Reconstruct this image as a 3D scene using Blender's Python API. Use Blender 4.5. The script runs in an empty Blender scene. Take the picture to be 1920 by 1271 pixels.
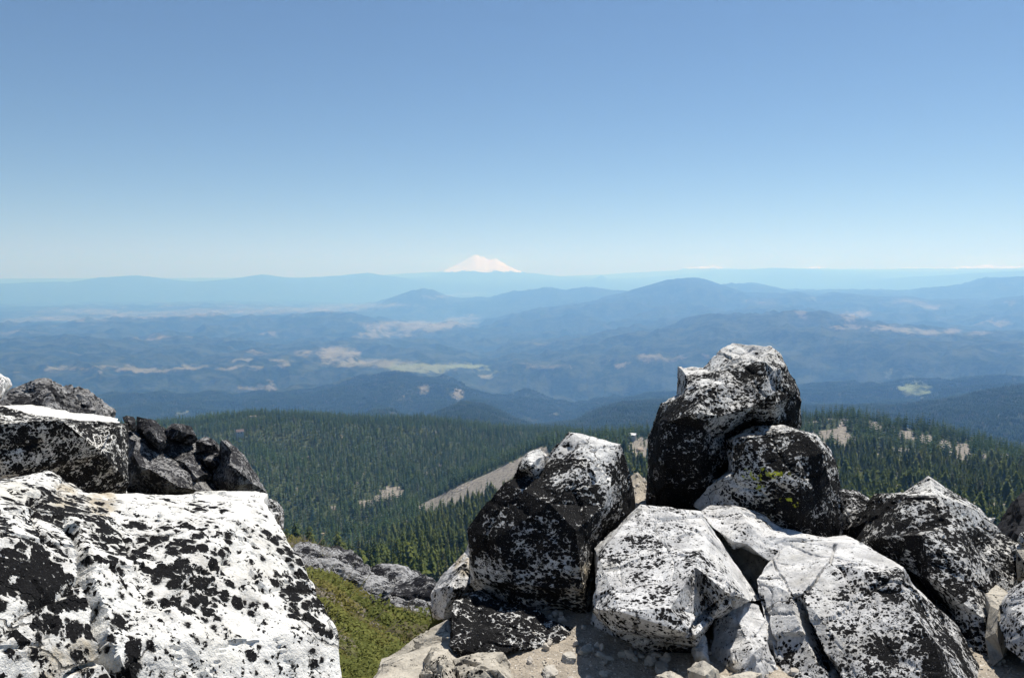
import bpy, bmesh, math, random
import numpy as np
from mathutils import Vector, Matrix
from mathutils.geometry import delaunay_2d_cdt

random.seed(7)
RNG = np.random.default_rng(11)
scene = bpy.context.scene
COL = scene.collection

# ---------------------------------------------------------------- camera
FPX = 1500.0                     # focal length in pixels of the 1920 wide photograph
PITCH = math.atan(125.0 / FPX)   # eye level lies at row 510
EYE = np.array([0.0, 0.0, 1.65])
cam = bpy.data.cameras.new("camera")
cam.sensor_width = 36.0
cam.lens = 36.0 * FPX / 1920.0
cam.clip_start = 0.05
cam.clip_end = 600000.0
cam_ob = bpy.data.objects.new("camera", cam)
cam_ob.location = EYE
cam_ob.rotation_euler = (math.pi / 2 - PITCH, 0, 0)
COL.objects.link(cam_ob)
scene.camera = cam_ob

# ---------------------------------------------------------------- sky, sun, exposure
SUN_ELEV = math.radians(60.0)
SUN_AZ = math.radians(38.0)      # to the right of the view direction (+Y)
world = bpy.data.worlds.new("World")
scene.world = world
world.use_nodes = True
wn = world.node_tree
bg = wn.nodes["Background"]
sky = wn.nodes.new("ShaderNodeTexSky")
sky.sky_type = 'NISHITA'
sky.sun_disc = False
sky.sun_elevation = SUN_ELEV
sky.sun_rotation = SUN_AZ
sky.altitude = 2290.0
sky.air_density = 1.0
sky.dust_density = 0.0
sky.ozone_density = 1.6
wn.links.new(sky.outputs[0], bg.inputs[0])
bg.inputs[1].default_value = 0.05

sun = bpy.data.lights.new("sun", 'SUN')
sun.energy = 5.0
sun.angle = math.radians(0.53)
sun.color = (1.0, 0.975, 0.94)
sun_ob = bpy.data.objects.new("sun", sun)
sdir = Vector((math.sin(SUN_AZ) * math.cos(SUN_ELEV), math.cos(SUN_AZ) * math.cos(SUN_ELEV), math.sin(SUN_ELEV)))
sun_ob.rotation_euler = sdir.to_track_quat('Z', 'Y').to_euler()
sun_ob.location = (0, 0, 60)
COL.objects.link(sun_ob)

scene.view_settings.view_transform = 'Standard'
scene.view_settings.look = 'None'
scene.view_settings.exposure = 0.56
scene.view_settings.gamma = 1.0
scene.view_settings.use_curve_mapping = False
scene.render.engine = 'CYCLES'
scene.cycles.use_denoising = True
scene.cycles.denoiser = 'OPENIMAGEDENOISE'
scene.cycles.max_bounces = 4
scene.cycles.diffuse_bounces = 2
scene.cycles.volume_bounces = 1
scene.cycles.use_adaptive_sampling = False

# air: scattering per metre, bluer light scattered more
HAZE_COL = (0.205, 0.465, 1.0, 1)
HAZE_ABS = (0.86, 0.88, 0.9, 1)
HAZE_DENS = 8.0e-5

# ---------------------------------------------------------------- helpers
def tag(o, label=None, cat=None, group=None, kind=None):
    if label: o["label"] = label
    if cat: o["category"] = cat
    if group: o["group"] = group
    if kind or cat: o["kind"] = kind or "thing"
    return o

def ray(px, py):
    """pixel of the photograph -> (sin az, cos az, tan elevation)"""
    u = (np.asarray(px, float) - 960.0) / FPX
    v = (635.5 - np.asarray(py, float)) / FPX
    y = math.cos(PITCH) + v * math.sin(PITCH)
    z = -math.sin(PITCH) + v * math.cos(PITCH)
    h = np.hypot(u, y)
    return u / h, y / h, z / h

def P(px, py, D):
    s, c, t = ray(px, py)
    return np.array([s * D, c * D, EYE[2] + t * D])

def project(x, y, z):
    z = z - EYE[2]
    f = y * math.cos(PITCH) - z * math.sin(PITCH)
    up = y * math.sin(PITCH) + z * math.cos(PITCH)
    f = np.maximum(f, 1e-3)
    return 960 + FPX * x / f, 635.5 - FPX * up / f

def _hash(ix, iy, iz, seed):
    h = (ix.astype(np.int64) * 374761393 + iy.astype(np.int64) * 668265263 + iz.astype(np.int64) * 2147483647 + seed * 974634777) & 0xFFFFFFFF
    h = ((h ^ (h >> 13)) * 1274126177) & 0xFFFFFFFF
    h = ((h ^ (h >> 16)) * 2246822519) & 0xFFFFFFFF
    return h ^ (h >> 15)

_G = np.array([[1,1,0],[-1,1,0],[1,-1,0],[-1,-1,0],[1,0,1],[-1,0,1],[1,0,-1],[-1,0,-1],[0,1,1],[0,-1,1],[0,1,-1],[0,-1,-1],[1,1,0],[-1,1,0],[0,-1,1],[0,-1,-1]], float)

def noise3(p, seed=0):
    """gradient noise, about -1..1; p is (n,3)"""
    f0 = np.floor(p); i = f0.astype(np.int64); f = p - f0
    w = f * f * f * (f * (f * 6 - 15) + 10)
    out = 0
    for dx in (0, 1):
        wx = w[:, 0] if dx else 1 - w[:, 0]
        for dy in (0, 1):
            wy = w[:, 1] if dy else 1 - w[:, 1]
            for dz in (0, 1):
                wz = w[:, 2] if dz else 1 - w[:, 2]
                g = _G[(_hash(i[:, 0] + dx, i[:, 1] + dy, i[:, 2] + dz, seed) & 15)]
                d = g[:, 0] * (f[:, 0] - dx) + g[:, 1] * (f[:, 1] - dy) + g[:, 2] * (f[:, 2] - dz)
                out = out + wx * wy * wz * d
    return out

def noise2(x, y, seed=0):
    x = np.asarray(x, float); sh = x.shape
    x = x.ravel(); y = np.asarray(y, float).ravel()
    fx = np.floor(x); fy = np.floor(y); ix = fx.astype(np.int64); iy = fy.astype(np.int64)
    gx = x - fx; gy = y - fy
    wx1 = gx * gx * gx * (gx * (gx * 6 - 15) + 10); wy1 = gy * gy * gy * (gy * (gy * 6 - 15) + 10)
    out = 0
    z = np.zeros_like(ix)
    for dx in (0, 1):
        wx = wx1 if dx else 1 - wx1
        for dy in (0, 1):
            wy = wy1 if dy else 1 - wy1
            a = (_hash(ix + dx, iy + dy, z, seed) & 1023) * (2 * math.pi / 1024)
            out = out + wx * wy * (np.cos(a) * (gx - dx) + np.sin(a) * (gy - dy))
    return (out * 1.4).reshape(sh)

def fbm2(x, y, seed=0, oct=4, gain=0.5):
    s = 0; a = 1.0; t = 0
    for k in range(oct):
        s = s + a * noise2(x * 2 ** k, y * 2 ** k, seed + k * 17); t += a; a *= gain
    return s / t

def sstep(a, b, x):
    t = np.clip((x - a) / (b - a), 0, 1)
    return t * t * (3 - 2 * t)

def mesh_from(name, verts, faces):
    me = bpy.data.meshes.new(name)
    verts = np.asarray(verts, np.float32); faces = np.asarray(faces, np.int32)
    k = faces.shape[1]
    me.vertices.add(len(verts)); me.vertices.foreach_set("co", verts.ravel())
    me.loops.add(faces.size); me.loops.foreach_set("vertex_index", faces.ravel())
    me.polygons.add(len(faces)); me.polygons.foreach_set("loop_start", np.arange(0, faces.size, k, dtype=np.int32))
    me.update(calc_edges=True)
    return me

def set_attr(me, name, vals):
    a = me.attributes.new(name, 'FLOAT', 'POINT')
    a.data.foreach_set("value", np.asarray(vals, np.float32).ravel())

def smooth(me, on=True):
    me.polygons.foreach_set("use_smooth", np.full(len(me.polygons), on))

# ---------------------------------------------------------------- material helpers
class NT:
    def __init__(self, name):
        self.m = bpy.data.materials.new(name); self.m.use_nodes = True
        self.t = self.m.node_tree; self.n = self.t.nodes; self.l = self.t.links
        self.bsdf = self.n["Principled BSDF"]
        self.bsdf.inputs["Roughness"].default_value = 0.9
        self.bsdf.inputs["Specular IOR Level"].default_value = 0.06
    def put(self, sock, v):
        if isinstance(v, bpy.types.NodeSocket): self.l.new(v, sock)
        elif v is not None: sock.default_value = v
    def math(self, op, a, b=None, c=None, clamp=False):
        n = self.n.new("ShaderNodeMath"); n.operation = op; n.use_clamp = clamp
        self.put(n.inputs[0], a)
        if b is not None: self.put(n.inputs[1], b)
        if c is not None: self.put(n.inputs[2], c)
        return n.outputs[0]
    def vmath(self, op, a, b=None, scale=None):
        n = self.n.new("ShaderNodeVectorMath"); n.operation = op
        self.put(n.inputs[0], a)
        if b is not None: self.put(n.inputs[1], b)
        if scale is not None: self.put(n.inputs["Scale"], scale)
        return n.outputs[0]
    def noise(self, vec, scale, detail=3, rough=0.55, dist=0.0, color=False):
        n = self.n.new("ShaderNodeTexNoise")
        self.put(n.inputs["Vector"], vec); n.inputs["Scale"].default_value = scale
        n.inputs["Detail"].default_value = detail; n.inputs["Roughness"].default_value = rough
        n.inputs["Distortion"].default_value = dist
        return n.outputs["Color" if color else "Fac"]
    def voronoi(self, vec, scale):
        n = self.n.new("ShaderNodeTexVoronoi")
        self.put(n.inputs["Vector"], vec); n.inputs["Scale"].default_value = scale
        return n
    def ramp(self, v, a, b, lo=0.0, hi=1.0, smoothed=True):
        n = self.n.new("ShaderNodeMapRange"); n.interpolation_type = 'SMOOTHSTEP' if smoothed else 'LINEAR'
        self.put(n.inputs["Value"], v); self.put(n.inputs["From Min"], a); self.put(n.inputs["From Max"], b)
        self.put(n.inputs["To Min"], lo); self.put(n.inputs["To Max"], hi)
        return n.outputs[0]
    def mix(self, f, a, b):
        n = self.n.new("ShaderNodeMix"); n.data_type = 'RGBA'
        self.put(n.inputs[0], f)
        self.put(n.inputs[6], a if isinstance(a, bpy.types.NodeSocket) else (*a, 1))
        self.put(n.inputs[7], b if isinstance(b, bpy.types.NodeSocket) else (*b, 1))
        return n.outputs[2]
    def attr(self, name):
        n = self.n.new("ShaderNodeAttribute"); n.attribute_name = name
        return n.outputs["Fac"]
    def coord(self):
        return self.n.new("ShaderNodeTexCoord").outputs["Object"]
    def pos(self):
        return self.n.new("ShaderNodeNewGeometry").outputs["Position"]
    def rand(self):
        return self.n.new("ShaderNodeObjectInfo").outputs["Random"]
    def bump(self, h, strength, dist):
        n = self.n.new("ShaderNodeBump"); n.inputs["Strength"].default_value = strength
        n.inputs["Distance"].default_value = dist
        self.put(n.inputs["Height"], h)
        self.l.new(n.outputs[0], self.bsdf.inputs["Normal"])
    def color(self, c):
        self.put(self.bsdf.inputs["Base Color"], c if isinstance(c, bpy.types.NodeSocket) else (*c, 1))
        return self.m

def lichen_rock(name, cell=42.0, patch=5.0, white=(0.74, 0.735, 0.71), grey=(0.46, 0.45, 0.43), tan=(0.40, 0.35, 0.27),
                grey_amt=0.5, black=(0.006, 0.006, 0.0065), stretch=(1, 1, 1), bump=0.5):
    """granite crusted with pale and black lichen; attribute cov = how much black, tan = bare stained stone, yel = yellow lichen"""
    k = NT(name)
    co = k.coord()
    if stretch != (1, 1, 1):
        co = k.vmath('MULTIPLY', co, stretch)
    wob = k.noise(co, 38.0, 4, 0.6, color=True)
    wob = k.vmath('SCALE', k.vmath('SUBTRACT', wob, (0.5, 0.5, 0.5)), scale=1.1 / cell)
    cw = k.vmath('ADD', co, wob)
    cov = k.attr("cov")
    v1 = k.voronoi(cw, cell)
    big = k.noise(v1.outputs["Position"], patch, 4, 0.62)
    sep = k.n.new("ShaderNodeSeparateColor"); k.l.new(v1.outputs["Color"], sep.inputs[0])
    f = k.math('ADD', k.math('MULTIPLY', k.math('SUBTRACT', big, 0.5), 2.2), k.math('MULTIPLY', k.math('SUBTRACT', sep.outputs[0], 0.5), 0.42))
    f = k.math('SUBTRACT', f, k.math('MULTIPLY', k.math('SUBTRACT', v1.outputs["Distance"], 0.35), 0.55))
    thr = k.math('MULTIPLY', k.math('SUBTRACT', 0.5, cov), 1.25)
    m1 = k.ramp(k.math('SUBTRACT', f, thr), 0.0, 0.07)
    v2 = k.voronoi(cw, cell * 3.3)
    big2 = k.noise(v2.outputs["Position"], patch * 5, 3, 0.6)
    sep2 = k.n.new("ShaderNodeSeparateColor"); k.l.new(v2.outputs["Color"], sep2.inputs[0])
    f2 = k.math('ADD', k.math('MULTIPLY', k.math('SUBTRACT', big2, 0.5), 2.0), k.math('MULTIPLY', k.math('SUBTRACT', sep2.outputs[0], 0.5), 0.7))
    f2 = k.math('SUBTRACT', f2, k.math('MULTIPLY', k.math('SUBTRACT', v2.outputs["Distance"], 0.3), 0.5))
    thr2 = k.math('ADD', k.math('MULTIPLY', k.math('SUBTRACT', 0.5, cov), 0.9), 0.16)
    m2 = k.ramp(k.math('SUBTRACT', f2, thr2), 0.0, 0.12)
    mask = k.math('MAXIMUM', m1, m2)
    # little pale flecks left inside the black
    flk = k.ramp(k.noise(co, cell * 4.0, 3, 0.6), 0.635, 0.69)
    mask = k.math('SUBTRACT', mask, k.math('MULTIPLY', flk, 0.85), clamp=True)
    # pale crust
    n1 = k.noise(co, 9.0, 6, 0.65)
    n2 = k.noise(co, 110.0, 4, 0.7)
    g = k.math('MULTIPLY', k.ramp(n1, 0.40, 0.66), grey_amt)
    g = k.math('ADD', g, k.math('MULTIPLY', k.ramp(n2, 0.50, 0.72), grey_amt * 0.7), clamp=True)
    base = k.mix(g, white, grey)
    grains = k.ramp(k.noise(co, 330.0, 2, 0.5), 0.60, 0.70)
    base = k.mix(k.math('MULTIPLY', grains, k.math('ADD', 0.12, k.math('MULTIPLY', g, 0.4))), base, (0.10, 0.10, 0.10))
    tn = k.math('MULTIPLY', k.attr("tan"), k.ramp(k.noise(co, 14.0, 5, 0.65), 0.32, 0.6))
    base = k.mix(tn, base, tan)
    base = k.mix(k.math('MULTIPLY', k.ramp(k.noise(co, 3.1, 5, 0.7), 0.48, 0.70), 0.55), base, tuple(0.62 * w * t for w, t in zip(white, (1.0, 0.96, 0.86))))
    halo = k.ramp(k.math('SUBTRACT', f, thr), -0.22, 0.02)
    base = k.mix(k.math('MULTIPLY', halo, 0.45), base, tuple(0.42 * w for w in white))
    ve = k.n.new("ShaderNodeTexVoronoi"); ve.feature = 'DISTANCE_TO_EDGE'; ve.inputs["Scale"].default_value = 2.6
    k.l.new(k.vmath('ADD', co, k.vmath('SCALE', k.vmath('SUBTRACT', k.noise(co, 5.0, 5, 0.6, color=True), (0.5, 0.5, 0.5)), scale=0.22)), ve.inputs["Vector"])
    hair = k.math('MULTIPLY', k.ramp(ve.outputs["Distance"], 0.004, 0.014, 1.0, 0.0), k.ramp(k.noise(co, 2.2, 2, 0.5), 0.50, 0.56))
    base = k.mix(k.math('MULTIPLY', hair, 0.8), base, (0.05, 0.048, 0.045))
    blk = k.mix(k.ramp(k.noise(co, 260.0, 3, 0.6), 0.4, 0.75), black, tuple(min(1, c * 3.0) for c in black))
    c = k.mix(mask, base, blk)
    ym = k.math('MULTIPLY', k.attr("yel"), k.ramp(k.noise(co, 26.0, 4, 0.6), 0.53, 0.58))
    c = k.mix(ym, c, (0.42, 0.44, 0.05))
    h = k.math('ADD', k.math('MULTIPLY', n1, 1.2), k.math('ADD', k.math('MULTIPLY', n2, 0.30), k.math('MULTIPLY', mask, 0.28)))
    h = k.math('SUBTRACT', h, k.math('MULTIPLY', hair, 0.9))
    k.bump(h, bump, 0.02)
    return k.color(c)

M_WHITE = lichen_rock("white_crusted_granite", cell=30, patch=4.2, white=(0.68, 0.675, 0.65), grey_amt=0.6, bump=0.9)
M_GREY = lichen_rock("grey_white_lichen_granite", cell=62, patch=7.5, white=(0.60, 0.60, 0.60), grey=(0.33, 0.33, 0.335), grey_amt=0.8, bump=0.7)
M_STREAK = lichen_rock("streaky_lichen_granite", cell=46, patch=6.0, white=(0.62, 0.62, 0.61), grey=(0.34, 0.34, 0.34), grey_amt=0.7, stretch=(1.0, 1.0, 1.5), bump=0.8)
M_FLECK = lichen_rock("black_flecked_granite", cell=70, patch=11.0, white=(0.72, 0.71, 0.68), grey=(0.4, 0.4, 0.39), grey_amt=0.5)
M_DARK = lichen_rock("dark_weathered_rock", cell=32, patch=4.0, white=(0.30, 0.30, 0.305), grey=(0.085, 0.085, 0.09), grey_amt=1.0, black=(0.016, 0.016, 0.018), bump=0.9)
M_TAN = lichen_rock("bare_tan_granite", cell=60, patch=6.0, white=(0.43, 0.40, 0.345), grey=(0.23, 0.215, 0.19), grey_amt=0.8, bump=0.7)

def simple(name, col, col2=None, scale=1.0, rough=0.9):
    k = NT(name)
    k.bsdf.inputs["Roughness"].default_value = rough
    if col2: return k.color(k.mix(k.noise(k.coord(), scale, 4, 0.6), col, col2))
    return k.color(col)

# ---------------------------------------------------------------- terrain: crest and valley lines, front to back
def line(D, pts):
    """pts: (px, py) or (px, py, D)"""
    a = [(p[0], p[1], p[2] if len(p) > 2 else D) for p in pts]
    return [tuple(np.array([*_azl(px, py, d)])) for px, py, d in a]
def _azl(px, py, d):
    s, c, t = ray(px, py)
    return math.atan2(s, c), math.log(d), EYE[2] + t * d
def ring(D, cols, zs):
    return [(math.atan2((x - 960) / FPX, 1.0), math.log(D), z) for x, z in zip(cols, zs)]

CX = [-400, 0, 300, 560, 700, 850, 1000, 1200, 1400, 1900, 2300]
T3 = [(-400,838),(0,828),(200,818),(360,811),(480,796),(600,799),(700,806),(800,805),(900,815),(950,818),(1000,814,1750),(1060,812,1850),(1100,822,1900),(1200,822,1900),(1500,806,1900),(1900,860,1900),(2300,900,1900)]
T6 = [(-400,762),(0,756),(300,748),(480,746),(560,731),(640,719),(700,712),(800,707),(850,722),(900,745),(950,752),(985,742),(1030,755),(1080,765),(1200,745),(1500,733),(1920,718),(2300,705)]
T5 = [(-400,800),(0,802),(360,802),(600,802),(670,792),(700,774),(735,772),(780,796),(830,773),(870,761),(910,765),(960,790),(1000,802),(1080,796),(1120,776),(1160,763),(1240,757),(1400,762),(1500,768),(1700,766),(1850,746),(1920,736),(2300,722)]
LAYERS = [
    ring(0.4, CX, [0] * 11),
    ring(3.3, CX, [0, 0, 0, -.3, -.3, -.05, 0, 0, 0, 0, 0]),
    ring(5.0, CX, [.1, .1, 0, -1.0, -1.2, -.6, 0, 0, -.1, -.1, -.1]),
    ring(6.6, CX, [.05, .05, -.2, -1.9, -2.2, -1.7, -.6, -.02, -.9, -.9, -.9]),
    ring(8.0, CX, [0, 0, -.5, -2.6, -3.1, -2.8, -1.8, -1.3, -1.9, -1.9, -1.9]),
    ring(12., CX, [-.3, -.8, -1.7, -4.2, -4.9, -4.9, -4.4, -4.4, -4.6, -4.6, -4.6]),
    ring(20., CX, [-1.5, -2, -3.6, -6.4, -7.9, -8.3, -8.6, -9, -9, -9.4, -9.4]),
    ring(32., CX, [-5, -6, -8, -9.6, -11.5, -12.1, -14.3, -15, -15, -16, -16]),
    ring(45., CX, [-12, -13, -15, -16.5, -19, -21, -21.5, -22, -22, -24, -24]),
    line(380, [(-400,1010),(0,1010),(300,1010),(560,1065),(700,1092),(850,1105),(1000,1075),(1200,1010,430),(1500,968,520),(1900,968,560),(2300,968,560)]),
    line(1100, [(-400,990),(0,985),(500,985),(560,980),(700,957),(790,948,1060),(850,936,980),(920,914,930),(1000,882,900),(1100,870,880),(1200,858,860),(1500,868,820),(1900,905,800),(2300,940,800)]),
    line(1300, [(-400,900),(0,890),(500,885),(560,890),(700,893),(790,938,1130),(850,911,1080),(920,880,1080),(960,862,1090),(1015,836,1120),(1060,829,1130),(1100,824,1140),(1200,818,1150),(1240,808,1150),(1500,792,1150),(1560,787,1150),(1650,793,1150),(1750,808,1150),(1850,835,1120),(1920,857,1080),(2300,910,1000)]),
    line(1480, [(-400,868),(0,858),(300,848),(480,840),(600,840),(700,852),(790,892,1330),(850,885,1330),(950,868,1350),(1015,862,1380),(1060,856,1380),(1100,852,1400),(1200,845,1400),(1500,822,1400),(1650,822,1400),(1900,890,1350),(2300,940,1300)]),
    line(1650, T3),
    line(2700, [(p[0], p[1] + 14) for p in T3]),
    line(4200, T5),
    line(5300, [(p[0], p[1] + 9) for p in T5]),
    line(7000, T6),
    line(8000, [(p[0], p[1] + 6) for p in T6]),
    line(9000, [(-400,702),(0,697),(300,690),(520,681),(600,688),(750,690),(830,700),(900,706),(1000,690),(1100,684),(1300,664),(1500,652),(1700,650),(1920,664),(2300,670)]),
    line(11500, [(-400,650),(0,652),(150,646),(300,652),(400,650),(520,662),(640,652),(750,655),(900,668),(1000,655),(1050,650),(1100,640),(1200,620),(1300,605),(1450,595),(1540,592),(1600,608),(1700,623),(1800,632),(1920,638),(2300,640)]),
    line(13800, [(-400,640),(0,642),(300,632),(520,645),(640,640),(750,640),(900,645),(1000,640),(1100,636),(1200,620),(1300,607),(1450,598),(1540,596),(1600,611),(1700,622),(1800,627),(1920,632),(2300,632)]),
    line(17000, [(-400,620),(0,617),(120,613),(200,605),(300,606),(400,598),(480,603),(560,599),(620,592),(700,604),(760,614),(820,614),(880,612),(920,612),(1000,594),(1100,579),(1200,580),(1300,578),(1450,580),(1600,590),(1700,592),(1800,596),(1920,590),(2300,580)]),
    line(20500, [(-400,616),(0,613),(300,603),(500,598),(640,598),(760,606),(850,614),(900,606),(1000,583),(1100,567),(1150,555),(1200,542),(1250,525),(1285,519),(1320,523),(1370,541),(1400,551),(1470,551),(1495,545),(1530,553),(1560,548),(1620,556),(1700,556),(1740,562),(1800,562),(1850,566),(1880,560),(1920,553),(2300,545)]),
    line(22300, [(-400,607),(0,604),(300,594),(500,590),(640,594),(760,594),(850,600),(900,597),(1000,584),(1100,571),(1200,556),(1285,540),(1400,556),(1620,562),(1800,567),(1920,560),(2300,552)]),
    line(24800, [(-400,594),(0,592),(400,583),(600,586),(650,585),(700,577),(740,560),(770,548),(790,545),(810,548),(840,562),(870,567),(920,563),(960,552),(1015,542),(1060,546),(1100,544),(1150,549),(1200,552),(1300,545),(1365,537),(1420,536),(1470,546),(1550,552),(1707,551),(1747,543),(1813,537),(1847,525),(1920,523),(2300,520)]),
    line(38000, [(-400,572),(0,572),(400,566),(650,570),(720,567),(790,565),(850,563),(900,566),(1000,556),(1100,552),(1200,556),(1365,546),(1450,548),(1513,546),(1600,548),(1750,548),(1847,534),(1920,531),(2300,527)]),
    line(45000, [(-400,534),(0,532),(130,530),(190,521),(260,518),(320,526),(370,531),(400,528),(440,522),(490,514),(530,520),(560,523),(640,518),(690,513),(720,517),(760,522),(800,533),(900,538),(1000,537),(1100,534),(1200,536),(1350,536),(1440,540),(1513,541),(1563,535),(1713,520),(1780,516),(1920,509),(2300,505)]),
    line(51000, [(-400,537),(0,536),(300,530),(560,527),(700,522),(790,524),(900,528),(1000,527),(1060,527),(1110,526),(1128,517),(1140,526),(1250,530),(1350,536),(1390,534),(1420,523),(1447,515),(1513,512),(1563,518),(1633,517),(1663,523),(1780,521),(1920,514),(2300,510)]),
    line(62000, [(-400,534),(0,534),(560,526),(700,522),(790,517),(830,510),(848,500),(858,496),(866,491),(876,486),(885,480),(893,478),(900,481),(907,481),(915,488),(922,487),(930,485),(938,491),(945,494),(953,500),(962,504),(985,512),(1020,516),(1060,520),(1120,522),(1200,522),(1270,516),(1340,508),(1420,505),(1470,503),(1540,507),(1633,510),(1780,510),(1920,507),(2300,506)]),
    line(66000, [(-400,530),(560,526),(860,508),(893,500),(960,510),(1060,520),(1200,522),(1300,516),(1420,512),(1600,512),(1920,510),(2300,510)]),
    line(73000, [(-400,526),(1000,522),(1270,508),(1285,503),(1300,502),(1318,500),(1326,501),(1335,497),(1350,501),(1365,503),(1400,507),(1480,506),(1520,502),(1532,500),(1545,503),(1560,505),(1680,506),(1690,503),(1720,503),(1780,504),(1800,500),(1830,501),(1850,495),(1870,500),(1895,498),(1920,500),(2000,503),(2300,505)]),
    line(110000, [(-400,524),(1000,522),(1400,516),(2300,514)]),
]
AZ = np.concatenate([np.radians(np.linspace(-180, -44, 60)), np.radians(np.linspace(-42, 42, 820)), np.radians(np.linspace(44, 180, 60))])
NA = len(AZ)
NR = 800
LR0, LR1 = math.log(0.45), math.log(109000.0)
LR = np.linspace(LR0, LR1, NR)
nl = len(LAYERS)
KD = np.zeros((nl, NA)); KZ = np.zeros((nl, NA))
for i, L in enumerate(LAYERS):
    a = np.array([p[0] for p in L]); d = np.array([p[1] for p in L]); z = np.array([p[2] for p in L])
    KD[i] = np.interp(AZ, a, d); KZ[i] = np.interp(AZ, a, z)
for i in range(1, nl): KD[i] = np.maximum(KD[i], KD[i - 1] + 0.02)
wback = sstep(math.radians(60), math.radians(180), np.abs(AZ)) * 1.0
for A in (KD, KZ):
    mid = 0.5 * (A[:, :1] + A[:, -1:]); A += (mid - A) * wback[None, :]

def pchip(xk, yk, x):
    h = np.diff(xk, axis=0); dlt = np.diff(yk, axis=0) / h
    m = np.zeros_like(yk)
    w1 = 2 * h[1:] + h[:-1]; w2 = h[1:] + 2 * h[:-1]
    same = (dlt[:-1] * dlt[1:]) > 0
    with np.errstate(divide='ignore', invalid='ignore'):
        hm = (w1 + w2) / (w1 / dlt[:-1] + w2 / dlt[1:])
    m[1:-1] = np.where(same, hm, 0.0)
    m[0] = dlt[0]; m[-1] = dlt[-1]
    out = np.zeros((len(x), yk.shape[1]))
    for j in range(yk.shape[1]):
        i = np.clip(np.searchsorted(xk[:, j], x) - 1, 0, len(xk) - 2)
        t = np.clip((x - xk[i, j]) / h[i, j], 0, 1); hh = h[i, j]
        t2 = t * t; t3 = t2 * t
        out[:, j] = (2*t3-3*t2+1)*yk[i, j] + (t3-2*t2+t)*hh*m[i, j] + (-2*t3+3*t2)*yk[i+1, j] + (t3-t2)*hh*m[i+1, j]
    return out

ZG = pchip(KD, KZ, LR)                       # (NR, NA)
DG = np.exp(LR)[:, None] * np.ones((1, NA))
XG = DG * np.sin(AZ)[None, :]; YG = DG * np.cos(AZ)[None, :]
# relief: spurs and gullies at each wavelength, fading in with distance
for wl, sd in ((5200, 1), (2600, 2), (1300, 3), (640, 4), (310, 5), (150, 6), (70, 7)):
    amp = 0.085 * wl * (1 + 0.5 * sstep(4000, 6000, DG) * (1 - sstep(24000, 30000, DG))) * sstep(5.5 * wl, 10 * wl, DG) * (1 - sstep(260 * wl, 420 * wl, DG))
    if wl in (1300, 640, 310): amp = amp * (1 + 0.45 * sstep(3000, 8000, DG))
    amp = amp * (1 - 0.6 * np.exp(-((DG - 24800) / 2500) ** 2)) * (1 - 0.75 * np.exp(-((DG - 20500) / 1500) ** 2))
    amp = amp * (1 - 0.75 * sstep(33000, 45000, DG))
    sel = amp > 0
    n = noise2(XG[sel] / wl, YG[sel] / wl, sd * 31)
    r = 0.55 - np.abs(n) * 1.6               # ridged
    ZG[sel] += amp[sel] * (0.6 * r + 0.4 * n)
near = (1 - sstep(60, 120, DG))
ZG += near * (0.035 * fbm2(XG / 0.9, YG / 0.9, 71, 4) * sstep(1, 4, DG) + 0.30 * sstep(9, 16, DG) * fbm2(XG / 3.0, YG / 3.0, 81, 4))
# rocky relief on the snow cone
cone = np.exp(-((DG - 61500) / 4500) ** 2) * (ZG > -400)
ZG += cone * 60 * fbm2(XG / 1500, YG / 3000, 91, 4)

PXG, PYG = project(XG, YG, ZG)
TAN = (ZG - EYE[2]) / DG
RUNMAX = np.maximum.accumulate(TAN, axis=0)

def height(x, y):
    """terrain height under (x, y) inside the finely meshed sector"""
    az = np.arctan2(x, y); lr = np.log(np.maximum(np.hypot(x, y), 0.5))
    ja = np.interp(az, AZ, np.arange(NA)); ir = np.clip((lr - LR0) / (LR1 - LR0) * (NR - 1), 0, NR - 1.001)
    j0 = np.clip(ja.astype(int), 0, NA - 2); i0 = ir.astype(int); fj = ja - j0; fi = ir - i0
    return (ZG[i0, j0] * (1-fi) * (1-fj) + ZG[i0+1, j0] * fi * (1-fj) + ZG[i0, j0+1] * (1-fi) * fj + ZG[i0+1, j0+1] * fi * fj)
def vis_margin(x, y, z):
    """tangent by which a point clears everything in front of it"""
    az = np.arctan2(x, y); d = np.hypot(x, y); lr = np.log(d)
    j0 = np.clip(np.round(np.interp(az, AZ, np.arange(NA))).astype(int), 0, NA - 1)
    i0 = np.clip(((lr - LR0) / (LR1 - LR0) * (NR - 1)).astype(int) - 1, 0, NR - 1)
    return (z - EYE[2]) / d - RUNMAX[i0, j0]
def hit(px, py, dmin=4.0, dmax=100000):
    """where the ray of a pixel meets the terrain"""
    s, c, t = ray(px, py)
    d = np.exp(np.linspace(math.log(dmin), math.log(dmax), 3000))
    z = height(s * d, c * d); k = np.argmax(z >= EYE[2] + t * d)
    return s * d[k], c * d[k], z[k], d[k]

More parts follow.
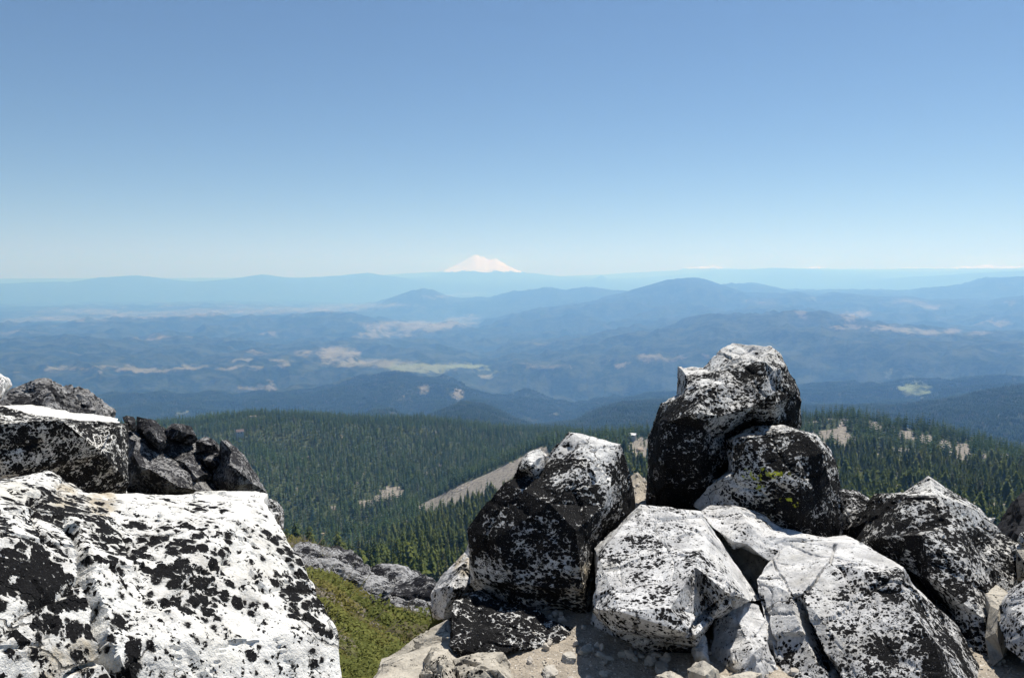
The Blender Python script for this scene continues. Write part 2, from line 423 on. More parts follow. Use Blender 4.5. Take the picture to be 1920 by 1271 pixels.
# open ground (fields, cut blocks, dry slopes) as patches: px, py, rx, ry, strength, greenness
OPEN = [(90,694,120,5,1,.1),(330,689,190,4.5,1,.1),(480,677,70,3.5,1,.1),(640,662,48,16,1,.1),(700,682,95,9,1,.15),(785,690,60,11,1,.5),(855,691,60,4,1,.7),
        (905,712,46,4,1,.2),(780,612,105,11,.95,.1),(715,629,60,7,.9,.1),(850,600,45,6,.8,.1),(560,660,34,7,.9,.1),(690,574,120,6,.8,.1),(560,580,180,6,.8,.1),
        (300,586,260,8,.8,.1),(100,600,130,7,.8,.1),(830,556,110,4,.7,.1),(350,572,200,3,.6,.1),(1170,681,55,5,.8,0),(1240,670,44,8,.9,0),(1162,684,16,9,.9,0),
        (1330,672,32,7,.9,0),(1020,683,45,7,.7,0),(1500,583,24,6,1,0),(1625,588,30,9,.8,0),(1610,611,34,6,.9,0),(1712,620,60,6,.9,.1),(1660,617,30,6,.8,0),(1778,617,24,6,1,0),
        (1850,602,32,5,.9,0),(1740,572,30,5,.9,0),(1700,566,34,6,.7,0),(1890,605,22,6,1,0),(1840,622,34,4,.9,0),(1425,560,34,6,.6,0),(1530,556,18,6,.6,.5),(1910,565,26,4,.7,0),
        (1713,728,33,15,.85,.75),(1655,706,38,4,.7,.6),(470,726,34,8,.9,.05),(440,735,22,5,.7,.05),(525,716,30,5,.7,.05),(795,732,14,13,.8,0),(840,744,14,17,.75,0),(775,741,22,4,.7,0),
        (320,769,22,4,.9,.5),(345,775,12,3,.8,.3),(530,776,22,4,.9,.5),(1060,773,42,2.5,.7,.3),(1010,788,20,6,.7,0),(955,748,24,3,.7,.1),(745,777,24,7,.7,0),(905,700,50,3,.7,.6),
        (1060,640,90,7,.5,0),(960,640,60,5,.5,.1)]
open_ = np.zeros_like(DG); green_ = np.zeros_like(DG)
vis = (np.abs(AZ)[None, :] < math.radians(43)) & (DG > 2500)
wx = PXG + 0.0; wy = PYG + 0.0
lw = DG / 9.0
nwx = fbm2(XG / lw.clip(300), YG / lw.clip(300), 5, 3); nwy = fbm2(XG / lw.clip(300) + 40, YG / lw.clip(300), 6, 3)
wx = wx + 60 * nwx; wy = wy + 12 * nwy
for (cx, cy, rx, ry, st, gr) in OPEN:
    q = ((wx - cx) / rx) ** 2 + ((wy - cy) / ry) ** 2
    w = 0.86 * st * (1 - sstep(0.1, 1.9, q)) * vis
    green_ = np.where(w > open_, gr, green_); open_ = np.maximum(open_, w)
# dry grassy slopes broken by trees in the western foothills
dry = sstep(0.06, 0.42, fbm2(XG / 1500, YG / 1500, 15, 5, 0.6)) * (1 - sstep(640, 900, PXG)) * sstep(7200, 9800, DG) * (1 - sstep(21000, 27000, DG))
dry = np.maximum(dry, 0.6 * sstep(0.12, 0.4, fbm2(XG / 700, YG / 700, 16, 5, 0.6)) * (1 - sstep(900, 1300, PXG)) * sstep(2600, 3300, DG) * (1 - sstep(7500, 9000, DG)))
dry = np.maximum(dry, 0.75 * sstep(0.0, 0.3, fbm2(XG / 2500, YG / 900, 17, 5, 0.6)) * (1 - sstep(700, 1000, PXG)) * sstep(26000, 32000, DG) * (1 - sstep(40000, 47000, DG)))
dry = np.maximum(dry, 0.55 * sstep(0.22, 0.42, fbm2(XG / 900, YG / 900, 18, 4, 0.6)) * sstep(1250, 1400, PXG) * sstep(12500, 15000, DG) * (1 - sstep(23000, 27000, DG)))
open_ = np.maximum(open_, dry * 0.6 * vis)

# clear-cut spur and rocky openings on the near hills (D < 2500): used for trees and colour
def inpoly(px, py, poly):
    c = np.zeros(np.shape(px), bool); n = len(poly)
    for i in range(n):
        x1, y1 = poly[i]; x2, y2 = poly[(i + 1) % n]
        if y1 == y2: continue
        c ^= ((y1 > py) != (y2 > py)) & (px < (x2 - x1) * (py - y1) / (y2 - y1) + x1)
    return c
CUT = [(780,950),(850,916),(920,884),(962,866),(1010,838),(1026,838),(1034,870),(1014,896),(944,925),(890,938),(845,952),(800,960)]
NEAR_OPEN = [(735,922,24,9),(690,945,16,6),(715,935,18,7),(800,885,10,5),(1205,845,26,24),(1225,805,16,12),(1190,852,22,12),(1580,825,12,34),(1555,815,20,10),(1700,812,18,9),
             (1735,822,16,8),(1640,800,14,8),(1800,850,16,18),(1812,868,22,9),(1770,835,14,8),(1675,795,9,7),(1880,905,6,5),(1675,905,8,9),(1755,800,14,6)]
def near_open(px, py, x, y):
    o = inpoly(px, py, CUT).astype(float)
    jx = px + 9 * fbm2(x / 60, y / 60, 44, 2); jy = py + 7 * fbm2(x / 60 + 9, y / 60, 45, 2)
    for cx, cy, rx, ry in NEAR_OPEN:
        o = np.maximum(o, (((jx - cx) / rx) ** 2 + ((jy - cy) / ry) ** 2 < 1).astype(float))
    o = np.maximum(o, ((fbm2(x / 45, y / 45, 46, 3) > 0.21) & (px > 1470)).astype(float))
    o = np.maximum(o, ((fbm2(x / 38, y / 38, 47, 3) > 0.42) & (px < 1470)).astype(float))
    return o
nsec = (DG > 300) & (DG < 2500) & (np.abs(AZ)[None, :] < math.radians(43))
nopen = np.zeros_like(DG)
nopen[nsec] = near_open(PXG[nsec], PYG[nsec], XG[nsec], YG[nsec])
open_ = np.where(nsec, nopen * 0.95, open_)
snow_ = np.zeros_like(DG)
sl = 507.5 + 5.0 * fbm2(XG / 900, YG / 2500, 61, 4)
snow_ = np.where((DG > 52500) & (DG < 67500) & (PXG > 800) & (PXG < 1000), sstep(2.5, -1.5, PYG - sl - 2), snow_)
snow_ = np.where((DG > 69000), sstep(2.2, 0.2, PYG - 502.5), snow_)

PATH = [(590,1236),(640,1240),(690,1246),(728,1226),(700,1222),(655,1216),(660,1210),(745,1218),(810,1212),(745,1234),(700,1262),(640,1262),(590,1258)]
nn_ = (DG < 40) & (DG > 6) & (np.abs(AZ)[None, :] < math.radians(30))
open_[nn_] = inpoly(PXG[nn_] + 5 * fbm2(XG[nn_], YG[nn_], 33, 2), PYG[nn_], PATH)
def terrain_part(name, r0, r1, mat, closed):
    idx = np.arange(NR)[r0:r1]
    v = np.stack([XG[idx], YG[idx], ZG[idx]], -1).reshape(-1, 3)
    nr = len(idx)
    i = np.arange(nr - 1)[:, None]; j = np.arange(NA - 1)[None, :]
    q = np.stack([i * NA + j, (i) * NA + j + 1, (i + 1) * NA + j + 1, (i + 1) * NA + j], -1).reshape(-1, 4)
    q = q[:, ::-1]
    me = mesh_from(name, v, q); smooth(me)
    for an, A in (("open", open_), ("green", green_), ("snow", snow_ * 0.82), ("dist", DG)):
        set_attr(me, an, A[idx])
    me.materials.append(mat)
    o = bpy.data.objects.new(name, me); COL.objects.link(o)
    return tag(o, kind="structure")

# hills: forest, dry grass, snow
k = NT("forested_hills")
pos = k.pos()
d = k.attr("dist")
nA = k.noise(pos, 0.030, 4, 0.65); nB = k.noise(pos, 0.004, 4, 0.6); nC = k.noise(pos, 0.0009, 3, 0.6)
forest = k.mix(k.ramp(nA, 0.40, 0.62), (0.004, 0.011, 0.010), (0.022, 0.038, 0.020))  # shade among the crowns is put into these dark and light tones
forest = k.mix(k.math('MULTIPLY', k.ramp(nB, 0.44, 0.64), 0.8), forest, (0.060, 0.070, 0.042))
forest = k.mix(k.math('MULTIPLY', k.ramp(k.noise(pos, 0.013, 3, 0.6), 0.46, 0.62), k.ramp(nC, 0.40, 0.62)), forest, (0.066, 0.076, 0.048))
forest = k.mix(k.math('MULTIPLY', k.ramp(nC, 0.45, 0.65), 0.5), forest, (0.010, 0.022, 0.015))
grass = k.mix(k.ramp(k.noise(pos, 0.0022, 5, 0.65), 0.35, 0.65), (0.20, 0.17, 0.12), (0.12, 0.11, 0.075))
grass = k.mix(k.attr("green"), grass, (0.15, 0.19, 0.07))
sq = k.vmath('MULTIPLY', pos, (0.0035, 0.0012, 0.004))
op = k.math('ADD', k.attr("open"), k.math('MULTIPLY', k.math('SUBTRACT', k.noise(pos, 0.009, 5, 0.72), 0.5), 1.9))
op = k.math('ADD', op, k.math('MULTIPLY', k.math('SUBTRACT', k.noise(sq, 1.0, 4, 0.65), 0.5), 1.0))
opn = k.math('MULTIPLY', k.ramp(op, 0.34, 0.86), k.ramp(k.attr("open"), 0.02, 0.2))
c = k.mix(opn, forest, grass)
cut = k.mix(k.ramp(k.noise(pos, 0.25, 3, 0.7), 0.35, 0.65), (0.25, 0.225, 0.19), (0.11, 0.10, 0.085))
soil = k.mix(k.ramp(k.attr("open"), 0.3, 0.6), (0.05, 0.06, 0.03), cut)
c = k.mix(k.ramp(d, 2400, 2800), soil, c)
sn = k.ramp(k.math('ADD', k.attr("snow"), k.math('MULTIPLY', k.math('SUBTRACT', k.noise(pos, 0.0016, 5, 0.7), 0.5), 1.5)), 0.42, 0.62)
c = k.mix(sn, c, (0.80, 0.87, 0.97))
k.bump(k.math('MULTIPLY', nA, k.math('SUBTRACT', 1.0, opn)), 0.9, 14.0)
M_HILLS = k.color(c)

k = NT("summit_ground")
pos = k.pos()
d = k.attr("dist")
sand = k.mix(k.ramp(k.noise(pos, 9, 5, 0.65), 0.35, 0.65), (0.40, 0.35, 0.285), (0.27, 0.24, 0.20))
sand = k.mix(k.ramp(k.noise(pos, 120, 3, 0.6), 0.56, 0.66), sand, (0.16, 0.145, 0.13))
sand = k.mix(k.ramp(k.noise(pos, 70, 3, 0.6), 0.60, 0.68), sand, (0.62, 0.59, 0.54))
slope = k.mix(k.ramp(k.noise(pos, 1.3, 5, 0.7), 0.42, 0.6), (0.085, 0.08, 0.065), (0.18, 0.165, 0.14))
c = k.mix(k.math('MULTIPLY', k.ramp(d, 5.6, 8.0), k.math('SUBTRACT', 1.0, k.ramp(k.attr('open'), 0.3, 0.7))), sand, slope)
k.bump(k.math('ADD', k.noise(pos, 45, 5, 0.7), k.math('MULTIPLY', k.noise(pos, 7, 4, 0.6), 1.5)), 0.7, 0.03)
M_GROUND = k.color(c)

isplit = int(np.searchsorted(np.exp(LR), 60.0))
terrain_part("ground", 0, isplit + 1, M_GROUND, True)
terrain_part("hills", isplit, NR, M_HILLS, False)

# ---------------------------------------------------------------- boulders
def cells(co, cs, seed):
    """nearest cell of a jittered lattice: its random facet slope, offset from its centre, distance to the cell edge"""
    q = co / cs + 0.35 * np.stack([noise3(co / cs * 0.9 + t, seed + 3) for t in (0.0, 11.0, 23.0)], 1)
    i0 = np.floor(q).astype(np.int64)
    f1 = np.full(len(q), 1e9); f2 = np.full(len(q), 1e9); best = np.zeros((len(q), 3)); bh = np.zeros((len(q), 3))
    for dx in (-1, 0, 1):
        for dy in (-1, 0, 1):
            for dz in (-1, 0, 1):
                c = i0 + (dx, dy, dz)
                h = [(_hash(c[:, 0], c[:, 1], c[:, 2], seed + t) & 4095) / 4095.0 for t in (1, 2, 3)]
                ctr = c + np.stack(h, 1)
                d = np.linalg.norm(q - ctr, axis=1)
                nw = d < f1
                f2 = np.where(nw, f1, np.minimum(f2, d))
                best[nw] = ctr[nw]; bh[nw] = c[nw]
                f1 = np.where(nw, d, f1)
    bh = bh.astype(np.int64)
    rv = np.stack([(_hash(bh[:, 0], bh[:, 1], bh[:, 2], seed + t) & 4095) / 2047.5 - 1 for t in (5, 6, 7)], 1)
    sel = (_hash(bh[:, 0], bh[:, 1], bh[:, 2], seed + 8) & 4095) / 4095.0
    return rv, (q - best) * cs, f2 - f1, sel

def make_rock(name, mat, outline, inner, thick, label, cov=(0.4,), tan=(), yel=(), crack=(), voxel=None, amp=0.02, seed=1,
              rough=1.0, cat="boulder", group=None, D=None, back=0.62, chis=1.0, facet=1.25, nface=130, levels=4, relief=1.5, cadd=0.0):
    """outline / inner: (px, py, distance[, cov]); the far side is closed with real thickness behind the traced outline"""
    fx = lambda p: (p[0], p[1], p[2] if len(p) > 2 else D)
    out = [fx(p) for p in outline]; inn = [fx(p) for p in inner]
    A_ = np.array([[1, p[0], p[1]] for p in out]); cf = np.linalg.lstsq(A_, np.array([p[2] for p in out]), rcond=None)[0]
    inn = [(p[0], p[1], (lambda b: b + relief * (p[2] - b))(cf[0] + cf[1] * p[0] + cf[2] * p[1])) for p in inn]
    pts = out + inn
    n = len(out)
    co2 = [Vector((p[0], -p[1])) for p in pts]
    res = delaunay_2d_cdt(co2, [], [list(range(n))], 1, 1e-6)
    v2, faces, orig = res[0], res[2], res[3]
    V = []
    for v, og in zip(v2, orig):
        if og: V.append(P(*pts[og[0]]))
        else: V.append(P(v.x, -v.y, np.mean([p[2] for p in pts])))
    idx = {}
    for i, og in enumerate(orig):
        for g in og: idx.setdefault(g, i)
    ring0 = [idx[i] for i in range(n)]
    V = [np.array(v) for v in V]
    cen = np.mean([V[i] for i in ring0], axis=0)
    Fs = [list(f) for f in faces]
    prev = ring0
    md = np.mean([p[2] for p in out])
    for t, sc in ((0.35, 0.985), (0.8, 0.90), (1.0, back)):
        cur = []
        cpush = (cen - EYE) * (1 + t * thick / md)
        for i, p in enumerate(out):
            w = V[ring0[i]] - EYE
            q = w * (1 + t * thick / md * (md / p[2]))
            q = cpush + (q - cpush) * sc
            cur.append(len(V)); V.append(q + EYE)
        for i in range(n):
            j = (i + 1) % n
            Fs.append([prev[i], prev[j], cur[j], cur[i]])
        prev = cur
    V.append(np.mean([V[i] for i in prev], axis=0)); c_i = len(V) - 1
    for i in range(n): Fs.append([prev[i], prev[(i + 1) % n], c_i])
    bm = bmesh.new()
    bv = [bm.verts.new(v) for v in V]
    for f in Fs:
        try: bm.faces.new([bv[i] for i in f])
        except ValueError: pass
    bmesh.ops.triangulate(bm, faces=bm.faces[:])
    bmesh.ops.recalc_face_normals(bm, faces=bm.faces[:])
    me = bpy.data.meshes.new(name); bm.to_mesh(me); bm.free()
    voxel = voxel or md * 0.0042
    ob = bpy.data.objects.new(name, me); COL.objects.link(ob)
    def baked(*mods):
        for ty, kw in mods:
            m_ = ob.modifiers.new("m", ty)
            for kk, vv in kw.items(): setattr(m_, kk, vv)
        dg = bpy.context.evaluated_depsgraph_get(); dg.update()
        new = bpy.data.meshes.new_from_object(ob.evaluated_get(dg)); ob.modifiers.clear()
        old = ob.data; ob.data = new; bpy.data.meshes.remove(old)
        return new
    def get(me_, what="co"):
        arr = np.zeros(len(me_.vertices) * 3, np.float32); me_.vertices.foreach_get(what, arr); return arr.reshape(-1, 3).astype(float)
    size = max(float(np.ptp(np.array(V), axis=0).max()), 0.05)
    # 1 rough the body up, 2 break it into flat facets with hard edges, 3 fine mesh for chips and pits
    me = baked(('REMESH', dict(mode='VOXEL', voxel_size=max(size * 0.016, voxel))))
    co = get(me); nr = get(me, "normal")
    cz = min(size, 1.3); q = co / (0.30 * cz)
    voxel = size * 0.006
    d0 = facet * cz * (0.036 * noise3(q, seed) + 0.022 * noise3(q * 2.1 + 4, seed + 1) + 0.012 * noise3(q * 4.3 + 8, seed + 2))
    me.vertices.foreach_set("co", (co + nr * d0[:, None]).astype(np.float32).ravel()); me.update()
    me = baked(('DECIMATE', dict(ratio=min(1.0, nface / max(1, 2 * len(me.polygons))))), ('SUBSURF', dict(subdivision_type='SIMPLE', levels=levels)))
    me.name = name
    nv = len(me.vertices)
    co = get(me); nr = get(me, "normal")
    dsp = np.zeros(nv)
    a = amp * cz * 0.85; wl = cz * 0.12
    while wl > voxel * 2.0:
        q = co / wl
        q = q + 0.35 * noise3(q * 1.7 + 9.1, seed + 5)[:, None]
        nn = noise3(q, seed + int(wl * 1000) % 97)
        dsp += a * (0.5 * nn + 0.5 * (0.30 - np.abs(nn)) * 1.3)
        a *= 0.58; wl *= 0.5
    for cs, kk, gr in ((0.40, 0.02, 0.010), (0.17, 0.03, 0.006)):
        if cs * cz < voxel * 6: continue
        rv, off, edge, sel = cells(co, cs * cz, seed * 13 + int(cs * 100))
        dsp += (rv * off).sum(1) * kk * chis
        dsp -= gr * cz * chis * (1 - sstep(0.0, 0.05, edge)) * (sel > 0.6)
    ppx, ppy = project(co[:, 0], co[:, 1], co[:, 2])
    toward = -(nr * (co - EYE) / np.linalg.norm(co - EYE, axis=1)[:, None]).sum(1)
    for poly, width, depth in crack:
        dmin = np.full(nv, 1e9)
        jx = ppx + width * 0.6 * noise3(co * 14 + 1.0, seed + 7); jy = ppy + width * 0.6 * noise3(co * 14 + 5.0, seed + 8)
        for (x1, y1), (x2, y2) in zip(poly[:-1], poly[1:]):
            ex, ey = x2 - x1, y2 - y1; L2 = ex * ex + ey * ey
            t = np.clip(((jx - x1) * ex + (jy - y1) * ey) / L2, 0, 1)
            dmin = np.minimum(dmin, np.hypot(jx - x1 - t * ex, jy - y1 - t * ey))
        w = (1 - sstep(width * 0.55, width * 1.0, dmin)) * (toward > 0.05)
        dsp = dsp - w * depth
    co = co + nr * dsp[:, None]
    # attributes from control points
    def field(pts, default):
        if not len(pts): return np.full(nv, default)
        c = np.array([P(p[0], p[1], p[2]) for p in pts]); val = np.array([p[3] for p in pts])
        num = np.zeros(nv); den = np.zeros(nv)
        for q, v in zip(c, val):
            w = 1.0 / (((co - q) ** 2).sum(1) + (size * 0.05) ** 2) ** 1.5
            num += w * v; den += w
        return num / den
    base = cov[0]
    cpts = [p for p in cov[1:]]
    cv = field(cpts, base) if cpts else np.full(nv, base)
    set_attr(me, "cov", cv + cadd + COVADD.get(mat.name, 0.0))
    tn = np.zeros(nv)
    for (x, y, r) in tan:
        tn = np.maximum(tn, 1 - sstep(r * 0.6, r, np.hypot(ppx - x, ppy - y)))
    set_attr(me, "tan", tn if len(tan) else np.full(nv, 0.06))
    ye = np.zeros(nv)
    for (x, y, rx, ry) in yel:
        ye = np.maximum(ye, 1 - sstep(0.5, 1.0, ((ppx - x) / rx) ** 2 + ((ppy - y) / ry) ** 2))
    set_attr(me, "yel", ye)
    org = np.array([cen[0], cen[1], co[:, 2].min()])
    me.vertices.foreach_set("co", (co - org).astype(np.float32).ravel())
    ob.location = org
    me.materials.clear(); me.materials.append(mat); smooth(me); me.update(); me.set_sharp_from_angle(angle=math.radians(24))
    return tag(ob, label, cat, group)

COVADD = {'grey_white_lichen_granite': 0.07, 'streaky_lichen_granite': 0.10, 'white_crusted_granite': 0.10, 'black_flecked_granite': 0.04, 'dark_weathered_rock': 0.0}
# big white boulder on the left
make_rock("boulder", M_WHITE,
  [(-170,905,2.35),(-60,900,2.5),(0,898,2.6),(45,916,2.62),(66,905,2.7),(96,908,2.72),(104,921,2.7),(160,934,2.72),(205,922,2.8),(260,925,2.8),(330,930,2.82),(400,930,2.85),(470,928,2.9),(500,930,2.92),
   (512,946,2.88),(522,975,2.8),(540,1005,2.72),(546,1040,2.66),(560,1068,2.6),(572,1090,2.56),(572,1130,2.5),(584,1152,2.46),(597,1172,2.42),(606,1205,2.36),(612,1240,2.3),(620,1271,2.26),(635,1420,2.1),(-250,1420,1.75)],
  [(60,950,2.5),(150,985,2.45),(160,1060,2.3),(70,1060,2.2),(0,1000,2.25),(300,1000,2.58),(420,1000,2.62),(300,1120,2.32),(450,1120,2.4),(150,1180,2.05),(60,1200,1.95),(300,1240,2.1),(480,1240,2.2),(560,1180,2.36),(200,1271,2.0)],
  0.9, "huge white crusted boulder splashed with large black lichen patches", amp=0.012, seed=3, levels=5, nface=120, cat="boulder",
  cov=(0.4,(30,980,2.4,.52),(20,1080,2.2,.58),(60,1150,2.1,.5),(60,905,2.65,.25),(250,960,2.7,.42),(180,1010,2.45,.6),(240,1050,2.4,.55),(400,960,2.75,.08),(480,960,2.8,.22),(330,1060,2.45,.36),(430,1080,2.5,.30),(250,1130,2.25,.25),(130,1200,2.05,.28),(330,1180,2.2,.36),(450,1180,2.3,.30),(520,1120,2.45,.34),(560,1100,2.5,.62),(580,1220,2.35,.30),(480,1250,2.2,.33),(250,1240,2.1,.36),(40,1250,1.9,.3),(450,1010,2.65,.30)),
  tan=((120,930,34),(190,938,40),(80,1240,50),(150,1230,40)),
  crack=(([(140,985),(155,1040),(160,1090),(178,1140),(187,1190),(200,1232),(235,1271),(260,1330)],13,0.075),([(195,1238),(150,1252),(120,1271)],5,0.02),([(222,985),(245,1030),(262,1070)],3,0.012),([(60,930),(75,990),(100,1020)],4,0.02)))
# block with scratched writing behind it
make_rock("boulder", M_FLECK,
  [(-120,752,6.3),(0,764,6.3),(60,771,6.3),(140,781,6.2),(206,787,6.1),(226,793,5.6),(232,815,5.3),(235,860,5.25),(241,915,5.2),(238,960,5.2),(120,965,5.0),(-120,965,4.9)],
  [(0,783,5.1),(-60,780,5.1),(55,789,5.05),(130,797,5.05),(212,794,5.15),(110,860,4.95),(200,860,5.05),(20,850,4.95),(50,900,4.95),(225,900,5.1)],
  1.2, "angular black flecked block with white top and scratched writing on its face", amp=0.006, seed=9,
  cov=(0.6,(0,770,6.2,.02),(100,779,6.1,.02),(180,788,5.9,.06),(0,796,5.03,.6),(100,806,5.0,.72),(160,806,5.0,.74),(205,803,5.1,.7),(20,800,5.0,.6),(50,810,5.0,.4),(60,870,5.0,.36),(15,860,5.0,.6),(100,830,4.98,.66),(150,830,5,.70),(200,830,5.05,.68),(110,890,5,.72),(170,890,5,.82),(220,870,5.1,.7)),
  tan=((62,825,24),))
make_rock("rock", M_GREY, [(-60,690),(0,702),(12,708),(19,720),(9,737),(0,752),(-60,772)], [(0,722,6.7)], 0.4,
  "pale angular rock poking above the block with scratched writing", D=7.0, cov=(0.3,), amp=0.03, seed=12, cat="rock")
make_rock("rock_outcrop", M_DARK,
  [(-100,752),(3,744),(20,736),(45,735),(52,728),(60,722),(70,711),(77,712),(86,716),(100,730),(115,739),(118,750),(126,752),(130,745),(137,742),(143,735),(154,733),(160,742),(166,750),(180,756),(192,766),(200,776),(209,787),(205,815),(-100,815)],
  [(60,745,8.7),(85,730,8.8),(120,765,8.5),(30,760,8.5),(150,745,8.8),(170,775,8.6),(90,790,8.2),(0,780,8.3)], 1.6,
  "jagged dark lichen crusted outcrop with two knobs behind the inscribed block", D=9.0, cov=(0.55,(70,725,9,.4),(120,740,9,.45),(150,740,9,.3),(100,770,8.6,.75),(180,770,8.8,.6)), amp=0.07, seed=14, rough=2.0, cat="outcrop", voxel=0.028, facet=3.0, nface=360, levels=3)
# dark leaning slabs beyond the white boulder
SL = [
 ([(228,808),(256,796),(300,801),(318,812),(368,832),(410,846),(428,880),(445,950),(228,950)],[(300,840,11.6),(350,880,11.5)],12.0,1.0,"dark cracked bedrock core that the leaning slabs rest on",.6,"outcrop"),
 ([(225,812),(248,806),(262,815),(300,850),(360,872),(420,912),(450,950),(220,955)],[(300,890,10.6),(260,870,10.7),(340,910,10.6)],11.2,1.2,"grey ribbed bedrock ledge with pale washed streaks under leaning slabs",.58,"outcrop"),
 ([(231,783),(238,779),(246,783),(252,787),(254,806),(248,811),(240,801)],[(243,795,11.0)],11.2,0.2,"smallest dark slab standing at the slabs' upper end",.7,"rock"),
 ([(256,800),(258,783),(268,780),(284,787),(299,795),(310,812),(316,835),(322,855),(318,872),(300,862),(275,828)],[(280,815,11.0),(300,830,11.0)],11.4,0.5,"long dark slab leaning steeply beside the smallest slab",.75,"boulder"),
 ([(306,806),(318,798),(330,796),(345,800),(362,812),(369,824),(356,834),(332,826),(312,818)],[(335,806,11.3),(330,818,11.3)],11.7,0.5,"dark blocky slab lying on top of the leaning slabs",.7,"boulder"),
 ([(369,827),(385,820),(398,822),(409,834),(414,850),(398,845),(380,846),(367,850)],[(390,835,11.2)],11.5,0.4,"dark cube like rock wedged above a black horizontal gap",.6,"boulder"),
 ([(370,857),(392,851),(412,854),(413,868),(405,882),(388,877)],[(392,865,11.0)],11.3,0.4,"dark flecked rock below the horizontal gap",.6,"boulder"),
 ([(411,835),(416,825),(422,826),(436,842),(456,862),(474,882),(489,903),(503,922),(490,928),(470,940),(425,940),(402,900),(406,884),(413,868)],[(430,870,10.7),(450,880,10.5),(440,905,10.5),(475,905,10.7)],11.0,0.9,"big dark slab sloping down to the forest with a pointed upper tip",.55,"boulder"),
 ([(312,872),(322,852),(345,849),(368,851),(388,872),(402,884),(398,915),(385,935),(330,935)],[(350,870,11.0),(375,890,10.8),(360,910,10.8)],11.4,0.7,"dark cracked block in the middle of the slab pile",.62,"boulder"),
]
for i, (o, inn, dd, th, lab, cv, ct) in enumerate(SL):
    make_rock("leaning_slab" if ct == "boulder" else "rock" if ct == "rock" else "rock_outcrop", M_DARK, o, inn, th, lab, D=dd, cov=(cv,), amp=0.022, seed=20 + i, cat="slab" if ct == "boulder" else ct, voxel=0.024, tan=(), nface=64 if ct != "outcrop" else 130, facet=1.3, levels=3)
make_rock("rock", M_GREY, [(495,938),(512,941),(524,955),(529,972),(527,992),(515,1010),(498,1000)], [(512,965,5.8)], 0.5, "grey rock peeping out behind the right end of the white boulder", D=6.0, cov=(0.5,), amp=0.03, seed=31, cat="rock")

# central dark boulder
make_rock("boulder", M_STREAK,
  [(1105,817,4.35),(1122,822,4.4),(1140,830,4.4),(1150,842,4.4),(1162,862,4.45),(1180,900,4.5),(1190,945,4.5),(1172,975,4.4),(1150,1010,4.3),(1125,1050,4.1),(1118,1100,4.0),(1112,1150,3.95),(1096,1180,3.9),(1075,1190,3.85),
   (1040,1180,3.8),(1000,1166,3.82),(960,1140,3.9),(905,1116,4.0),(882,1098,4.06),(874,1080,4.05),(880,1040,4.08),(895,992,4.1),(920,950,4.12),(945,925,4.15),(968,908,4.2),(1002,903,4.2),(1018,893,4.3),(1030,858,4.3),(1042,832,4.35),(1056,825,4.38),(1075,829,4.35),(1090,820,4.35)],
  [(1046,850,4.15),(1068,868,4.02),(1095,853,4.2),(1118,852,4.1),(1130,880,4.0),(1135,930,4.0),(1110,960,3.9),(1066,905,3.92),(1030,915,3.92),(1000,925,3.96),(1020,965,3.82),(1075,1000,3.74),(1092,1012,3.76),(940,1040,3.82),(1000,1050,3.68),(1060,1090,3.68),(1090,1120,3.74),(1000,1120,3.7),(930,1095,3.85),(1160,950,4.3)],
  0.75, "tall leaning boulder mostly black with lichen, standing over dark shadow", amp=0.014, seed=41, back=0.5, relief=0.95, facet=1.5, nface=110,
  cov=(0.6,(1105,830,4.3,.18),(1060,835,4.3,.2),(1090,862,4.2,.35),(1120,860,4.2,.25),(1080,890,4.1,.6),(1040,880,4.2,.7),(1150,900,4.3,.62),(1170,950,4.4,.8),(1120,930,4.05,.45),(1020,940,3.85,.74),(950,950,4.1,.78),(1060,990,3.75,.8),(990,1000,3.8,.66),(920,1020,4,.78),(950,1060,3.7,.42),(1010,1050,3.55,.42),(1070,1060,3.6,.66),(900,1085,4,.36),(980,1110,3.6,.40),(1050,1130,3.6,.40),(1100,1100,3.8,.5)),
  tan=((1060,1165,40),(1100,1100,60)), crack=(([(1068,905),(1075,925),(1090,950),(1096,990)],3,0.015),))
make_rock("rock", M_STREAK, [(962,897),(972,876),(984,856),(996,848),(1012,846),(1022,855),(1021,878),(1012,893),(1000,906),(966,908)], [(995,875,4.1),(1008,860,4.18)], 0.25,
  "small chunk perched on the shoulder of the tall black boulder", D=4.25, cov=(0.5,(1005,855,4.2,.2),(980,890,4.2,.8)), amp=0.02, seed=43, cat="rock", voxel=0.008)
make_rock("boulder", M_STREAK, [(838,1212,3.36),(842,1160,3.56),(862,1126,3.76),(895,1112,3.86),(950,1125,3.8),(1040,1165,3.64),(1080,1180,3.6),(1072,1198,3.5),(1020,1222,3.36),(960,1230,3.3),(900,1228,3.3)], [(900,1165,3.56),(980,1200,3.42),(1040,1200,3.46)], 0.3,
  "low lichened boulder spread and blackened to stand for shade under the tall leaning boulder", cov=(0.66,), amp=0.02, seed=45, facet=1.6)  # its width and black cover also paint the tall boulder's shadow
make_rock("boulder", M_GREY, [(808,1130,4.5),(813,1100,4.5),(832,1080,4.6),(852,1060,4.7),(876,1036,4.8),(890,1010,4.8),(905,1010,4.8),(905,1090,4.5),(880,1130,4.4),(860,1150,4.3),(838,1166,4.35),(818,1160,4.4),(808,1145,4.45)], [(850,1100,4.3),(870,1070,4.45),(835,1140,4.25)], 0.5,
  "rounded grey boulder tucked against the left flank of the tall black boulder", cov=(0.35,(850,1070,4.6,.15),(885,1080,4.5,.55),(835,1140,4.3,.4)), amp=0.02, seed=46, tan=((870,1060,25),))
